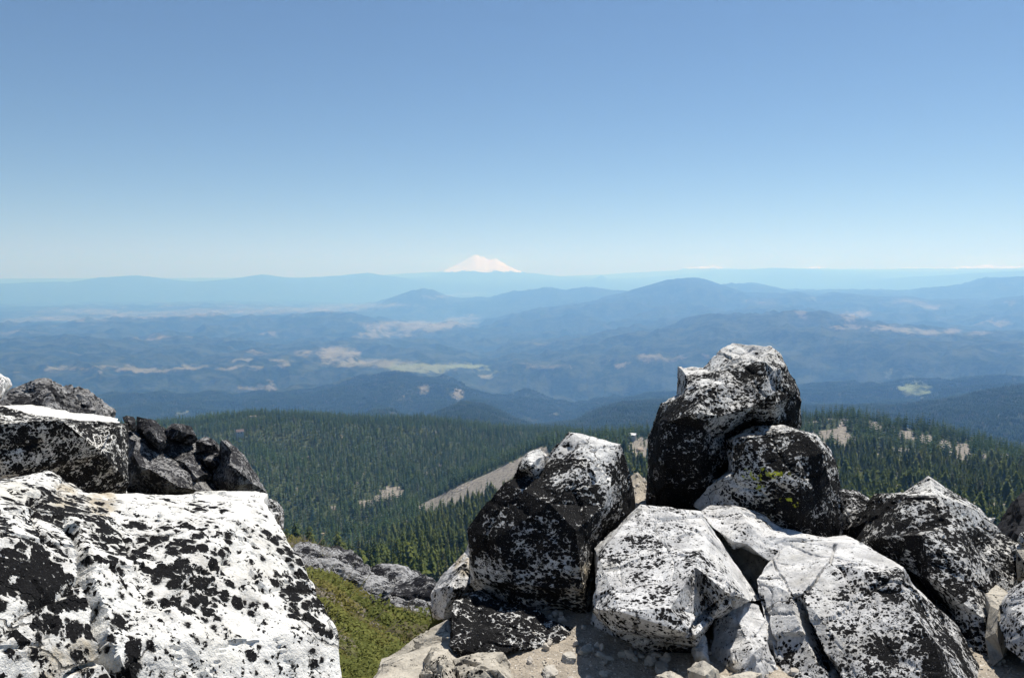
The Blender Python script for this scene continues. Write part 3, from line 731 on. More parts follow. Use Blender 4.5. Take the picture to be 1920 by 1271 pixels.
make_rock("granite_ledge", M_TAN, [(688,1300,3.1),(705,1268,3.28),(740,1240,3.45),(800,1196,3.8),(838,1180,3.95),(860,1200,3.85),(900,1215,3.75),(900,1320,3.2),(690,1360,2.9)], [(780,1240,3.4),(840,1230,3.5),(790,1290,3.15)], 0.6,
  "smooth sunlit tan granite ledge sloping towards the shrub slope", cov=(0.24,), amp=0.01, seed=47, cat="ledge")
make_rock("boulder", M_TAN, [(785,1330,3.0),(790,1262,3.1),(800,1232,3.25),(818,1218,3.35),(842,1214,3.4),(856,1232,3.35),(860,1262,3.2),(866,1330,3.0)], [(825,1240,3.12),(830,1270,3.05)], 0.35,
  "rounded tan boulder speckled black beside the granite ledge", cov=(0.4,(820,1225,3.3,.3),(845,1250,3.2,.5)), amp=0.02, seed=48)
make_rock("boulder", M_TAN, [(848,1330,3.0),(852,1262,3.1),(862,1232,3.3),(882,1218,3.4),(930,1211,3.5),(954,1222,3.5),(962,1245,3.4),(985,1268,3.3),(1010,1330,3.0)], [(900,1245,3.25),(930,1265,3.1)], 0.4,
  "broad low tan boulder in front of the black shadow", cov=(0.26,), amp=0.016, seed=49, crack=(([(868,1238),(905,1250),(935,1275)],4,0.02),))

# right-hand split boulders
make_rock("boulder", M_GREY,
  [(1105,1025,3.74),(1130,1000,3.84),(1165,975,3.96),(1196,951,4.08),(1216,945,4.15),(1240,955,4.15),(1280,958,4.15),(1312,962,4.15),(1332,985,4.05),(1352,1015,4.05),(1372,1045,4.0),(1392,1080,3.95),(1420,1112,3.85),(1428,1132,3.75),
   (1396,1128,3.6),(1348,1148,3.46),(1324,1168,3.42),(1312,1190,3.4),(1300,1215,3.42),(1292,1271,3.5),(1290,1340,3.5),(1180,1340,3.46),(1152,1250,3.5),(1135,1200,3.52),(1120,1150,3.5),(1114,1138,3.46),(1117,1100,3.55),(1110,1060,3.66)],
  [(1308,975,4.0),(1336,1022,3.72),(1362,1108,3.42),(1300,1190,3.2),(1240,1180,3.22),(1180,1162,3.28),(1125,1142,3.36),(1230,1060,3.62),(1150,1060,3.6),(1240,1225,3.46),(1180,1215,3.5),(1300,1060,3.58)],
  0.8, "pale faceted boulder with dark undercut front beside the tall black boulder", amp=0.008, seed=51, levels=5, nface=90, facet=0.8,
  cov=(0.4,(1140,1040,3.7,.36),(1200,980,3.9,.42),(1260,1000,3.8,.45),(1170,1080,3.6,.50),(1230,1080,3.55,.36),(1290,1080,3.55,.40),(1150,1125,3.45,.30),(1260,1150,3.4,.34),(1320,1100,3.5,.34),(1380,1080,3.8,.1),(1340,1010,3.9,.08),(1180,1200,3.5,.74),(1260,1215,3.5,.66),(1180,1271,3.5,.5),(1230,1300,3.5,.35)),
  tan=((1250,1250,60),(1190,1271,40)), crack=(([(1290,1195),(1305,1165),(1340,1135),(1375,1118)],6,0.03),([(1245,1000),(1268,1008),(1300,1000)],3,0.012)))
make_rock("boulder", M_GREY, [(1112,1140,3.62),(1124,1158,3.58),(1140,1200,3.55),(1156,1250,3.5),(1176,1340,3.4),(1090,1340,3.4),(1096,1230,3.6),(1104,1190,3.66)], [(1120,1230,3.45),(1135,1290,3.38)], 0.4,
  "shaded grey boulder leaning under the pale faceted boulder's left side", cov=(0.42,(1120,1190,3.6,.2),(1110,1260,3.5,.66)), amp=0.015, seed=52)
make_rock("boulder", M_GREY, [(1296,1205,3.42),(1306,1192,3.45),(1316,1184,3.46),(1324,1205,3.44),(1331,1245,3.36),(1327,1280,3.3),(1304,1262,3.32)], [(1312,1225,3.34)], 0.2,
  "thin upright wedge stone between two pale boulders", cov=(0.2,), amp=0.02, seed=53, voxel=0.008, tan=((1315,1250,25),))
make_rock("boulder", M_GREY, [(1334,1210,3.5),(1332,1180,3.55),(1345,1156,3.6),(1372,1136,3.66),(1398,1128,3.7),(1422,1133,3.7),(1430,1160,3.62),(1438,1200,3.52),(1450,1250,3.42),(1470,1340,3.3),(1355,1340,3.2),(1345,1260,3.36)],
  [(1390,1180,3.48),(1420,1215,3.4),(1360,1225,3.4),(1400,1260,3.32)], 0.4, "plain grey wedge shaped boulder with few black spots below the dark hollow", cov=(0.14,(1360,1180,3.55,.3),(1390,1215,3.45,.32),(1420,1170,3.6,.04)), amp=0.01, seed=54, tan=((1370,1260,30),))
make_rock("granite_slab", M_GREY,
  [(1425,1062,3.98),(1440,1038,4.06),(1480,1016,4.12),(1560,1012,4.15),(1600,1018,4.15),(1640,1035,4.1),(1690,1055,4.05),(1706,1070,4.0),(1732,1112,4.0),(1782,1172,3.9),(1832,1242,3.75),(1858,1292,3.65),(1870,1360,3.5),(1460,1360,3.25),(1448,1250,3.42),(1436,1200,3.55),(1428,1130,3.72),(1424,1095,3.85)],
  [(1490,1060,3.95),(1600,1060,3.92),(1696,1088,3.82),(1740,1180,3.6),(1790,1280,3.4),(1600,1150,3.66),(1660,1220,3.52),(1500,1140,3.66),(1560,1271,3.36),(1500,1230,3.46),(1680,1271,3.4),(1720,1300,3.34),(1470,1180,3.58)],
  0.8, "broad split granite slab with branching cracks and a deep fissure", amp=0.008, seed=55, cat="slab", levels=5, nface=110, facet=0.8,
  cov=(0.3,(1480,1040,4,.14),(1560,1050,4,.16),(1540,1100,3.85,.16),(1450,1110,3.7,.24),(1470,1180,3.6,.14),(1500,1250,3.45,.5),(1600,1090,3.85,.38),(1560,1150,3.7,.34),(1660,1080,3.85,.45),(1640,1140,3.7,.52),(1600,1200,3.6,.5),(1690,1200,3.6,.58),(1640,1260,3.4,.6),(1720,1271,3.4,.6),(1740,1140,3.85,.62),(1800,1230,3.7,.64),(1840,1280,3.65,.55),(1640,1040,4.1,.06)),
  crack=(([(1440,1030),(1455,1066),(1470,1086),(1478,1104),(1493,1126)],1.7,0.014),([(1566,1020),(1556,1050),(1540,1070),(1528,1094),(1512,1108),(1497,1126)],2.1,0.018),([(1494,1122),(1510,1160),(1522,1195),(1545,1235),(1580,1290)],11,0.16),([(1424,1120),(1440,1180),(1448,1230),(1465,1300)],8,0.1),([(1434,1150),(1465,1153),(1500,1152)],2.2,0.012),([(1420,1084),(1470,1084)],2,0.01)))
make_rock("granite_slab", M_GREY, [(1296,960,4.3),(1330,955,4.5),(1385,958,4.5),(1420,972,4.4),(1452,990,4.35),(1500,1003,4.3),(1560,1012,4.25),(1560,1040,4.15),(1480,1040,4.05),(1440,1050,4.0),(1425,1042,4.02),(1400,1018,4.06),(1375,1020,4.02),(1350,1000,4.1),(1320,975,4.15)], [(1400,990,4.2),(1460,1015,4.15)], 0.5,
  "bright white upper slab lying between the pale boulder and the balanced rocks", cov=(0.14,(1330,965,4.3,.28),(1400,1010,4.1,.3)), amp=0.008, seed=56, cat="slab")
make_rock("boulder", M_TAN, [(1325,985,4.45),(1400,1000,4.4),(1445,1030,4.35),(1455,1080,4.3),(1445,1140,4.2),(1400,1140,4.2),(1360,1080,4.3)], [(1410,1070,4.24)], 0.3,
  "brown rock deep in the dark hollow between the split boulders", cov=(0.3,), amp=0.02, seed=57)

# balanced rocks
make_rock("boulder", M_STREAK,
  [(1272,688,5.6),(1300,691,5.6),(1326,690,5.75),(1345,668,5.85),(1362,656,5.9),(1380,648,5.9),(1408,651,5.9),(1430,650,5.85),(1450,648,5.8),(1462,667,5.8),(1480,695,5.85),(1500,716,5.9),(1505,745,5.9),(1500,770,5.85),(1499,802,5.8),(1470,812,5.6),(1420,812,5.5),(1390,820,5.4),
   (1390,845,5.3),(1380,872,5.25),(1366,897,5.2),(1345,930,5.15),(1310,962,5.1),(1260,962,5.1),(1214,948,5.2),(1213,900,5.25),(1220,845,5.3),(1230,810,5.35),(1238,790,5.4),(1240,765,5.4),(1252,750,5.45),(1274,742,5.5),(1272,715,5.55)],
  [(1290,712,5.4),(1325,705,5.45),(1380,690,5.5),(1430,680,5.5),(1456,690,5.4),(1455,740,5.3),(1450,780,5.35),(1420,755,5.3),(1385,770,5.25),(1345,745,5.25),(1310,740,5.2),(1275,752,5.2),(1255,790,5.1),(1300,775,5.05),(1328,800,5.1),(1340,770,5.15),(1250,860,5.0),(1300,860,5.0),(1330,840,5.12),(1260,920,5.0),(1310,900,5.02),(1485,740,5.6)],
  1.0, "tallest boulder, balanced and knobbly, black with a white crusted crown", amp=0.014, seed=61, back=0.55, nface=260, facet=0.9, relief=1.7,
  cov=(0.6,(1290,695,5.5,.2),(1400,660,5.8,.12),(1440,670,5.6,.3),(1380,690,5.5,.36),(1330,710,5.4,.42),(1290,730,5.3,.45),(1480,720,5.7,.74),(1485,780,5.6,.78),(1440,740,5.3,.5),(1400,740,5.3,.58),(1330,765,5.15,.15),(1335,790,5.1,.2),(1285,780,5.1,.8),(1380,790,5.3,.74),(1260,850,5.0,.76),(1310,850,5.05,.66),(1250,920,5.1,.86),(1300,930,5.1,.88),(1230,800,5.3,.8)),
  crack=(([(1410,800),(1412,770),(1418,745)],2.5,0.012),))
make_rock("boulder", M_STREAK,
  [(1366,822,5.0),(1385,810,5.05),(1420,804,5.1),(1470,797,5.15),(1500,805,5.15),(1535,820,5.1),(1554,848,5.1),(1564,890,5.05),(1578,930,5.0),(1588,985,4.95),(1588,1020,4.85),(1540,1015,4.65),(1490,1005,4.6),(1430,985,4.65),(1350,962,4.75),(1303,955,4.85),(1312,930,4.85),(1340,902,4.85),(1358,880,4.9),(1362,850,4.95)],
  [(1480,818,4.85),(1536,835,4.9),(1545,900,4.75),(1555,960,4.75),(1400,832,4.82),(1450,890,4.66),(1380,900,4.72),(1500,900,4.64),(1380,935,4.68),(1500,955,4.6),(1440,950,4.62)],
  0.8, "dark boulder with yellow lichen specks wedged against the tallest boulder", amp=0.012, seed=62, back=0.6, nface=170, facet=1.1,
  cov=(0.65,(1420,808,5,.35),(1480,802,5,.35),(1530,825,5,.4),(1420,835,4.8,.72),(1500,840,4.85,.76),(1440,880,4.68,.48),(1400,910,4.7,.42),(1350,925,4.75,.26),(1330,945,4.8,.22),(1450,920,4.65,.4),(1520,900,4.7,.84),(1550,880,4.85,.55),(1560,930,4.85,.6),(1500,960,4.6,.74),(1560,990,4.8,.74)),
  tan=((1440,960,45),(1470,930,30)), yel=((1398,887,14,10),(1425,893,18,10),(1435,885,12,9),(1455,890,12,9),(1470,890,14,9),(1420,912,12,6),(1475,936,14,8),(1492,945,8,6)),
  crack=(([(1366,925),(1390,915),(1415,918),(1440,930)],3,0.012),([(1572,930),(1582,975),(1586,1005)],2.5,0.01)))
make_rock("boulder", M_GREY, [(1566,930,6.3),(1580,921,6.4),(1605,925,6.4),(1630,938,6.35),(1642,952,6.3),(1630,990,6.1),(1600,1030,6.0),(1570,1020,6.0)], [(1605,955,6.1),(1600,990,5.95)], 0.6,
  "pale grey rock between the yellow flecked boulder and the peaked boulder", cov=(0.16,(1590,1000,6,.6)), amp=0.012, seed=63)
make_rock("boulder", M_STREAK,
  [(1590,1030,4.7),(1605,1000,4.85),(1625,975,4.95),(1640,952,5.0),(1664,926,5.05),(1700,917,5.1),(1722,909,5.15),(1745,897,5.15),(1760,905,5.15),(1777,916,5.15),(1810,935,5.15),(1845,970,5.1),(1870,1005,5.05),(1890,1030,5.0),(1912,1046,4.95),(1910,1090,4.7),(1885,1150,4.4),(1862,1250,3.95),(1850,1290,3.8),(1800,1200,4.05),(1760,1140,4.2),(1720,1090,4.35),(1680,1060,4.5)],
  [(1708,938,4.75),(1745,915,4.95),(1668,1000,4.55),(1650,970,4.75),(1775,965,4.7),(1805,1050,4.42),(1825,1140,4.15),(1850,1220,3.92),(1860,1055,4.65),(1740,1010,4.5),(1750,1080,4.3),(1862,1120,4.45)],
  0.8, "peaked boulder with white streaks running down its right face", amp=0.009, seed=64, back=0.55,
  cov=(0.55,(1740,905,5,.15),(1690,920,5,.45),(1640,985,4.85,.84),(1660,960,4.8,.8),(1700,960,4.7,.5),(1720,1020,4.5,.66),(1750,1090,4.3,.74),(1780,1150,4.2,.6),(1770,940,4.8,.4),(1800,970,4.9,.22),(1840,1000,5,.4),(1785,1000,4.65,.45),(1830,1060,4.5,.56),(1880,1050,4.8,.6),(1815,1110,4.25,.36),(1840,1180,4.1,.34)))
make_rock("boulder", M_TAN, [(1850,1110,4.2),(1868,1092,4.3),(1890,1105,4.3),(1902,1130,4.25),(1897,1170,4.1),(1880,1240,3.85),(1862,1262,3.8),(1850,1200,3.95)], [(1872,1140,4.05),(1868,1200,3.88)], 0.3,
  "smooth pale slab leaning on the lower right of the peaked boulder", cov=(0.2,), amp=0.01, seed=65, nface=60, facet=0.8)
make_rock("boulder", M_GREY, [(1888,1160,3.9),(1895,1125,4.0),(1908,1095,4.1),(1935,1075,4.1),(2010,1075,4.0),(2010,1260,3.6),(1930,1250,3.65),(1898,1215,3.75)], [(1920,1140,3.85),(1930,1200,3.7)], 0.6,
  "rounded boulder darkened to look shaded, on the gravel below a small stone stack", cov=(0.42,), amp=0.012, seed=66)  # extra black lichen puts shade into this boulder's colour
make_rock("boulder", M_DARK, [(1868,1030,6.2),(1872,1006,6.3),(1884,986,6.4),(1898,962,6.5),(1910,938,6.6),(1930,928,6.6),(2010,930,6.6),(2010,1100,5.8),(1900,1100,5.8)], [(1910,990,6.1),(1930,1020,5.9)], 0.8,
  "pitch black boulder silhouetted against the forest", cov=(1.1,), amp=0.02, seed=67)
for i, (o, dd, lab) in enumerate([
   ([(1891,1026),(1900,1021),(1918,1021),(1924,1032),(1915,1038),(1894,1036)], 4.9, "small flat stone under a rounder stone on the stacked rocks"),
   ([(1910,1012),(1914,1000),(1930,996),(1945,1008),(1940,1024),(1914,1024)], 4.85, "small round stone on top of the stack beside the black boulder"),
   ([(1905,1040),(1915,1032),(1945,1030),(1960,1060),(1945,1105),(1908,1090)], 4.7, "grey stone at the bottom of the small stack"),
   ([(1846,975),(1856,971),(1867,970),(1861,979),(1850,984)], 5.25, "thin pale stone sliver sticking out from the peaked boulder"),
   ([(1222,1300),(1228,1266),(1245,1257),(1272,1264),(1292,1275),(1300,1300)], 2.95, "low pale stone lying left of the cracked pale stone"),
   ([(1290,1300),(1293,1256),(1306,1241),(1328,1242),(1345,1257),(1352,1280),(1350,1300)], 2.9, "cracked pale stone in front of the thin upright wedge"),
   ([(1348,1310),(1352,1278),(1372,1264),(1405,1260),(1428,1262),(1436,1290),(1430,1310)], 2.92, "pale stone in front of the plain grey wedge boulder"),
   ([(1008,1246),(1014,1238),(1026,1238),(1032,1246),(1024,1251),(1012,1251)], 3.32, "little white stone on the sunlit gravel beside the shadow")]):
    c = np.mean(np.array(o), axis=0)
    make_rock("stone", M_TAN if i in (2, 4, 5, 6, 7) else M_STREAK, o, [(c[0], c[1], dd - 0.06)], 0.18, lab, D=dd, cov=(0.2 if i > 2 else 0.4,), nface=50, facet=1.2, levels=3, amp=0.035, seed=70 + i, cat="stone", voxel=0.008 if i != 7 else 0.004)

# ---------------------------------------------------------------- conifers
def foliage(name, dark, light, amt=0.8):
    k = NT(name)
    k.bsdf.inputs["Roughness"].default_value = 0.8
    r = k.rand()
    c = k.mix(r, dark, light)
    c = k.mix(k.math('MULTIPLY', k.ramp(k.noise(k.pos(), 0.012, 4, 0.65), 0.42, 0.66), 0.55), c, (light[0] * 0.95, light[1] * 1.12, light[2] * 0.9))
    c = k.mix(k.math('MULTIPLY', k.ramp(r, 0.93, 0.95), 0.6), c, (0.11, 0.10, 0.085))
    c = k.mix(k.math('MULTIPLY', k.ramp(k.noise(k.coord(), 1.2, 3, 0.6), 0.4, 0.65), amt * 0.5), c, tuple(x * 1.7 for x in light))
    k.color(c)
    tr = k.n.new("ShaderNodeBsdfTranslucent"); k.l.new(c, tr.inputs[0])
    mx = k.n.new("ShaderNodeMixShader"); mx.inputs[0].default_value = 0.35
    k.l.new(k.bsdf.outputs[0], mx.inputs[1]); k.l.new(tr.outputs[0], mx.inputs[2]); k.l.new(mx.outputs[0], k.n["Material Output"].inputs[0])
    return k.m
M_FIR = foliage("fir_needles", (0.030, 0.055, 0.020), (0.135, 0.150, 0.040))
M_MID = foliage("ridge_fir_needles", (0.015, 0.042, 0.022), (0.080, 0.110, 0.038))
M_FAR = foliage("far_fir_needles", (0.016, 0.036, 0.024), (0.056, 0.080, 0.040))
M_BARK = simple("bark", (0.10, 0.075, 0.055), (0.06, 0.045, 0.035), 6)

def fir_mesh(name, seed, whorls, per, taper=1.0, width=0.14, bare=0.08):
    """unit-height crown: drooping branch sprays set in whorls"""
    r = random.Random(seed); V = []; F = []
    for w in range(whorls):
        t = w / (whorls - 1)
        h = bare + (1 - bare) * t ** 0.92
        R = width * (1 - t) ** (0.72 * taper) * (0.35 + 0.65 * min(1, t * 5 + 0.45)) + 0.006
        n = max(4, int(per * (1 - 0.55 * t)))
        a0 = r.random() * 6.28
        for b in range(n):
            a = a0 + b * 6.283 / n + r.uniform(-0.25, 0.25)
            rr = R * r.uniform(0.55, 1.2)
            if r.random() < 0.1: continue
            hh = h + r.uniform(-0.012, 0.012)
            drop = rr * r.uniform(0.15, 0.6)
            ca, sa = math.cos(a), math.sin(a)
            wd = rr * r.uniform(0.30, 0.5) + 0.004
            up = 0.022 + 0.25 * wd
            b0 = len(V)
            V += [(0.0, 0.0, hh + up), (ca * rr * .55 - sa * wd, sa * rr * .55 + ca * wd, hh - drop * .35), (ca * rr, sa * rr, hh - drop), (ca * rr * .55 + sa * wd, sa * rr * .55 - ca * wd, hh - drop * .35), (ca * rr * .5, sa * rr * .5, hh + up * .5 - drop * .1)]
            F += [(b0, b0 + 1, b0 + 4), (b0 + 1, b0 + 2, b0 + 4), (b0 + 2, b0 + 3, b0 + 4), (b0 + 3, b0, b0 + 4)]
    b0 = len(V)
    V += [(0.008, 0, 0.93), (-0.008, 0.004, 0.93), (0, -0.008, 0.93), (0, 0, 1.03)]
    F += [(b0, b0 + 1, b0 + 3), (b0 + 1, b0 + 2, b0 + 3), (b0 + 2, b0, b0 + 3)]
    return mesh_from(name, V, F)
def trunk_mesh(name):
    V = []; F = []
    for i, (z, rr) in enumerate(((-0.06, 0.016), (0.3, 0.012), (0.95, 0.002))):
        for s in range(5): V.append((rr * math.cos(s * 1.2566), rr * math.sin(s * 1.2566), z))
    for i in range(2):
        for s in range(5):
            a = i * 5 + s; b = i * 5 + (s + 1) % 5
            F.append((a, b, b + 5, a + 5))
    return mesh_from(name, V, F)
CROWNS = [fir_mesh("crown", 100 + i, 15 + i, 9, (1.0, 0.8, 1.2, 1.0, 0.6)[i], (0.19, 0.22, 0.15, 0.14, 0.25)[i], (0.06, 0.1, 0.05, 0.16, 0.12)[i]) for i in range(5)]
TRUNK = trunk_mesh("trunk"); TRUNK.materials.append(M_BARK)
for m in CROWNS: m.materials.append(M_FIR)

def tree_points(d0, d1, step, half=41.0):
    xs = np.arange(-d1 * 0.68, d1 * 0.68, step); ys = np.arange(d0 * 0.6, d1, step)
    X, Y = np.meshgrid(xs, ys); X = X.ravel() + RNG.uniform(-.48, .48, X.size) * step; Y = Y.ravel() + RNG.uniform(-.48, .48, Y.size) * step
    D = np.hypot(X, Y); A = np.degrees(np.arctan2(X, Y))
    s = (D > d0) & (D < d1) & (np.abs(A) < half)
    X, Y = X[s], Y[s]
    Z = height(X, Y)
    return X, Y, Z
# trees from the foot of the summit slope to the first ridge
X, Y, Z = tree_points(340, 2600, 7.2)
D = np.hypot(X, Y)
H = RNG.uniform(8, 20, len(X)) * (1 + 0.25 * fbm2(X / 120, Y / 120, 201, 2))
H *= np.where(RNG.random(len(X)) < 0.12, 1.25, 1.0)
px, py = project(X, Y, Z)
o = near_open(px, py, X, Y)
keep = (o < 0.5) | (RNG.random(len(X)) < np.where(inpoly(px, py, CUT), 0.02, 0.10))
keep &= vis_margin(X, Y, Z + H) > -6.0 / D
H = np.where(o > 0.5, H * 0.55, H)
keep &= RNG.random(len(X)) < 0.93
X, Y, Z, H, D, px, py = [a[keep] for a in (X, Y, Z, H, D, px, py)]
# the 300 that show largest stand in the gap left of the tall boulder and above the right-hand rocks
show = (vis_margin(X, Y, Z + H * 0.6) > 0) & (((px > 520) & (px < 905) & (py > 900)) | ((px > 1640) & (px < 1925) & (py < 960)))
size = np.where(show, H / D, 0)
big = np.argsort(-size)[:300]
LAB = "tall green fir tree growing on the slope below the summit rocks"
for i in big:
    e = bpy.data.objects.new("fir_tree", None); e.empty_display_size = 1
    e.location = (X[i], Y[i], Z[i] - 0.3); e.rotation_euler = (0, 0, random.random() * 6.28)
    w = random.uniform(0.9, 1.25)
    e.scale = (H[i] * w, H[i] * w, H[i])
    COL.objects.link(e)
    tag(e, LAB, "tree", "fir trees on the slope below the summit")
    for nm, me in (("crown", random.choice(CROWNS)), ("trunk", TRUNK)):
        c = bpy.data.objects.new(nm, me); c.parent = e; COL.objects.link(c)
rest = np.ones(len(X), bool); rest[big] = False

def scatter(name, pts, rots, scales, idx, sources, kind="stuff", label=None, cat=None):
    """one stuff object: points carrying instances of a few source meshes"""
    me = bpy.data.meshes.new(name)
    me.vertices.add(len(pts)); me.vertices.foreach_set("co", np.asarray(pts, np.float32).ravel()); me.update()
    a = me.attributes.new("rot", 'FLOAT_VECTOR', 'POINT'); a.data.foreach_set("vector", np.asarray(rots, np.float32).ravel())
    a = me.attributes.new("scl", 'FLOAT_VECTOR', 'POINT'); a.data.foreach_set("vector", np.asarray(scales, np.float32).ravel())
    a = me.attributes.new("pick", 'INT', 'POINT'); a.data.foreach_set("value", np.asarray(idx, np.int32))
    ob = bpy.data.objects.new(name, me); COL.objects.link(ob)
    src = bpy.data.collections.new(name + "_sources")
    for i, (sm) in enumerate(sources):
        so = bpy.data.objects.new("%s_%02d" % (name, i), sm); src.objects.link(so)
    g = bpy.data.node_groups.new(name, 'GeometryNodeTree')
    g.interface.new_socket("Geometry", in_out='INPUT', socket_type='NodeSocketGeometry')
    g.interface.new_socket("Geometry", in_out='OUTPUT', socket_type='NodeSocketGeometry')
    N = g.nodes; gi = N.new("NodeGroupInput"); go = N.new("NodeGroupOutput")
    ci = N.new("GeometryNodeCollectionInfo"); ci.inputs[0].default_value = src
    ci.inputs["Separate Children"].default_value = True; ci.inputs["Reset Children"].default_value = True
    ip = N.new("GeometryNodeInstanceOnPoints"); ip.inputs["Pick Instance"].default_value = True
    def na(nm, ty):
        n = N.new("GeometryNodeInputNamedAttribute"); n.data_type = ty; n.inputs["Name"].default_value = nm; return n.outputs["Attribute"]
    er = N.new("FunctionNodeEulerToRotation")
    g.links.new(na("rot", 'FLOAT_VECTOR'), er.inputs[0])
    g.links.new(gi.outputs[0], ip.inputs["Points"]); g.links.new(ci.outputs[0], ip.inputs["Instance"])
    g.links.new(na("pick", 'INT'), ip.inputs["Instance Index"]); g.links.new(er.outputs[0], ip.inputs["Rotation"])
    g.links.new(na("scl", 'FLOAT_VECTOR'), ip.inputs["Scale"]); g.links.new(ip.outputs[0], go.inputs[0])
    ob.modifiers.new("scatter", 'NODES').node_group = g
    return tag(ob, label, cat, kind=kind)

MIDS = [fir_mesh("mid_fir", 300 + i, 8, 6, (1, .85, 1.2)[i], (.20, .22, .165)[i], 0.04) for i in range(3)]
for m in MIDS: m.materials.append(M_MID)
def flat_scatter(name, X, Y, Z, H, sources, label, wmin=0.9, wmax=1.25, sink=0.3):
    n = len(X)
    w = RNG.uniform(wmin, wmax, n) * H
    scatter(name, np.stack([X, Y, Z - sink], 1), np.stack([np.zeros(n), np.zeros(n), RNG.uniform(0, 6.28, n)], 1), np.stack([w, w, H], 1), RNG.integers(0, len(sources), n), sources, label=label, cat="forest")
nr = rest & (D < 900); fr = rest & ~nr
flat_scatter("near_forest", X[nr], Y[nr], Z[nr], H[nr], CROWNS, "dense green fir forest filling the slopes below the summit")
flat_scatter("ridge_forest", X[fr], Y[fr], Z[fr], H[fr], MIDS, "dense dark fir forest covering the first ridge and rounded hill")
# clumps beyond the first ridge
def clump_mesh(name, seed, n, size):
    r = random.Random(seed); V = []; F = []
    for _ in range(n):
        x, y = r.uniform(-.5, .5) * size, r.uniform(-.5, .5) * size
        h = r.uniform(11, 22); R = h * r.uniform(0.13, 0.19); a0 = r.random() * 6
        for (z0, z1, rr) in ((0.08, 0.62, 1.0), (0.42, 1.0, 0.62)):
            b0 = len(V)
            for s in range(5):
                q = rr * R * r.uniform(0.7, 1.15)
                V.append((x + q * math.cos(a0 + s * 1.2566), y + q * math.sin(a0 + s * 1.2566), h * z0 + r.uniform(-.8, .8)))
            V.append((x, y, h * z1))
            F += [(b0 + s, b0 + (s + 1) % 5, b0 + 5) for s in range(5)]
    return mesh_from(name, V, F)
CL = [clump_mesh("fir_clump", 400 + i, 9, 27) for i in range(4)]
for m in CL: m.materials.append(M_FAR)
X2, Y2, Z2 = tree_points(2550, 7200, 24)
D2 = np.hypot(X2, Y2)
ja = np.clip(np.round(np.interp(np.arctan2(X2, Y2), AZ, np.arange(NA))).astype(int), 0, NA - 1)
ia = np.clip(np.round((np.log(D2) - LR0) / (LR1 - LR0) * (NR - 1)).astype(int), 0, NR - 1)
op2 = open_[ia, ja] + 0.35 * fbm2(X2 / 160, Y2 / 160, 55, 3)
kp = (vis_margin(X2, Y2, Z2 + 18) > -3.0 / D2) & (op2 < RNG.uniform(0.25, 0.75, len(X2)))
X2, Y2, Z2 = X2[kp], Y2[kp], Z2[kp]
n2 = len(X2); sc2 = RNG.uniform(0.8, 1.15, n2)
scatter("far_forest", np.stack([X2, Y2, Z2], 1), np.stack([np.zeros(n2), np.zeros(n2), RNG.uniform(0, 6.28, n2)], 1), np.stack([sc2, sc2, sc2], 1), RNG.integers(0, 4, n2), CL, label="hazy blue green forest on the middle distance hills", cat="forest")
print("TREES", len(X), n2)

# ---------------------------------------------------------------- small buildings and tan rocks on the forested hills
M_WALLW = simple("pale_boards", (0.62, 0.60, 0.56), (0.5, 0.48, 0.45), 1.0)
M_ROOFB = simple("brown_roof", (0.17, 0.13, 0.115), (0.12, 0.10, 0.09), 0.6)
M_ROOFW = simple("white_metal_roof", (0.80, 0.80, 0.80), None, 1, 0.5)
M_WIN = simple("window_glass", (0.03, 0.035, 0.04), None, 1, 0.1)
def house(name, px, py, w, dp, hh, rh, roof, rz, label, lift=2.0):
    x, y, z, d = hit(px, py, 300, 2600)
    e = bpy.data.objects.new(name, None); e.location = (x, y, z + lift); e.rotation_euler = (0, 0, rz); COL.objects.link(e)
    tag(e, label, "cabin")
    a, b = w / 2, dp / 2
    V = [(-a, -b, -3 - lift), (a, -b, -3 - lift), (a, b, -3 - lift), (-a, b, -3 - lift), (-a, -b, hh), (a, -b, hh), (a, b, hh), (-a, b, hh), (-a, 0, hh + rh), (a, 0, hh + rh)]
    me = bpy.data.meshes.new("wall"); me.from_pydata(V, [], [(0, 1, 5, 4), (1, 2, 6, 9, 5), (2, 3, 7, 6), (3, 0, 4, 8, 7)]); me.materials.append(M_WALLW)
    w_ = bpy.data.objects.new("wall", me); w_.parent = e; COL.objects.link(w_)
    ov = 0.7; t = 0.35; s = rh / b
    V = []; F = []
    for sg in (-1, 1):
        b0 = len(V)
        for xx in (-a - ov, a + ov):
            V += [(xx, 0, hh + rh + t), (xx, sg * (b + ov), hh - ov * s + t), (xx, sg * (b + ov), hh - ov * s + 0.06), (xx, 0, hh + rh + 0.06)]
        F += [(b0, b0+1, b0+5, b0+4), (b0+1, b0+2, b0+6, b0+5), (b0+2, b0+3, b0+7, b0+6), (b0, b0+1, b0+2, b0+3), (b0+4, b0+5, b0+6, b0+7)]
    me = bpy.data.meshes.new("roof"); me.from_pydata(V, [], F); me.materials.append(roof)
    r_ = bpy.data.objects.new("roof", me); r_.parent = e; COL.objects.link(r_)
    for xx in (-a * .5, a * .35):
        V = [(xx - .8, -b - .03, hh * .35), (xx + .8, -b - .03, hh * .35), (xx + .8, -b - .03, hh * .8), (xx - .8, -b - .03, hh * .8), (xx - .8, -b + .1, hh * .35), (xx + .8, -b + .1, hh * .35), (xx + .8, -b + .1, hh * .8), (xx - .8, -b + .1, hh * .8)]
        me = bpy.data.meshes.new("window"); me.from_pydata(V, [], [(0, 1, 2, 3), (0, 1, 5, 4), (1, 2, 6, 5), (2, 3, 7, 6), (3, 0, 4, 7)]); me.materials.append(M_WIN)
        q = bpy.data.objects.new("window", me); q.parent = w_; COL.objects.link(q)
house("mountain_cabin", 450, 822, 13, 9, 4.5, 3.6, M_ROOFB, 0.5, "small pale cabin with brown roof among firs on the ridge", lift=9)
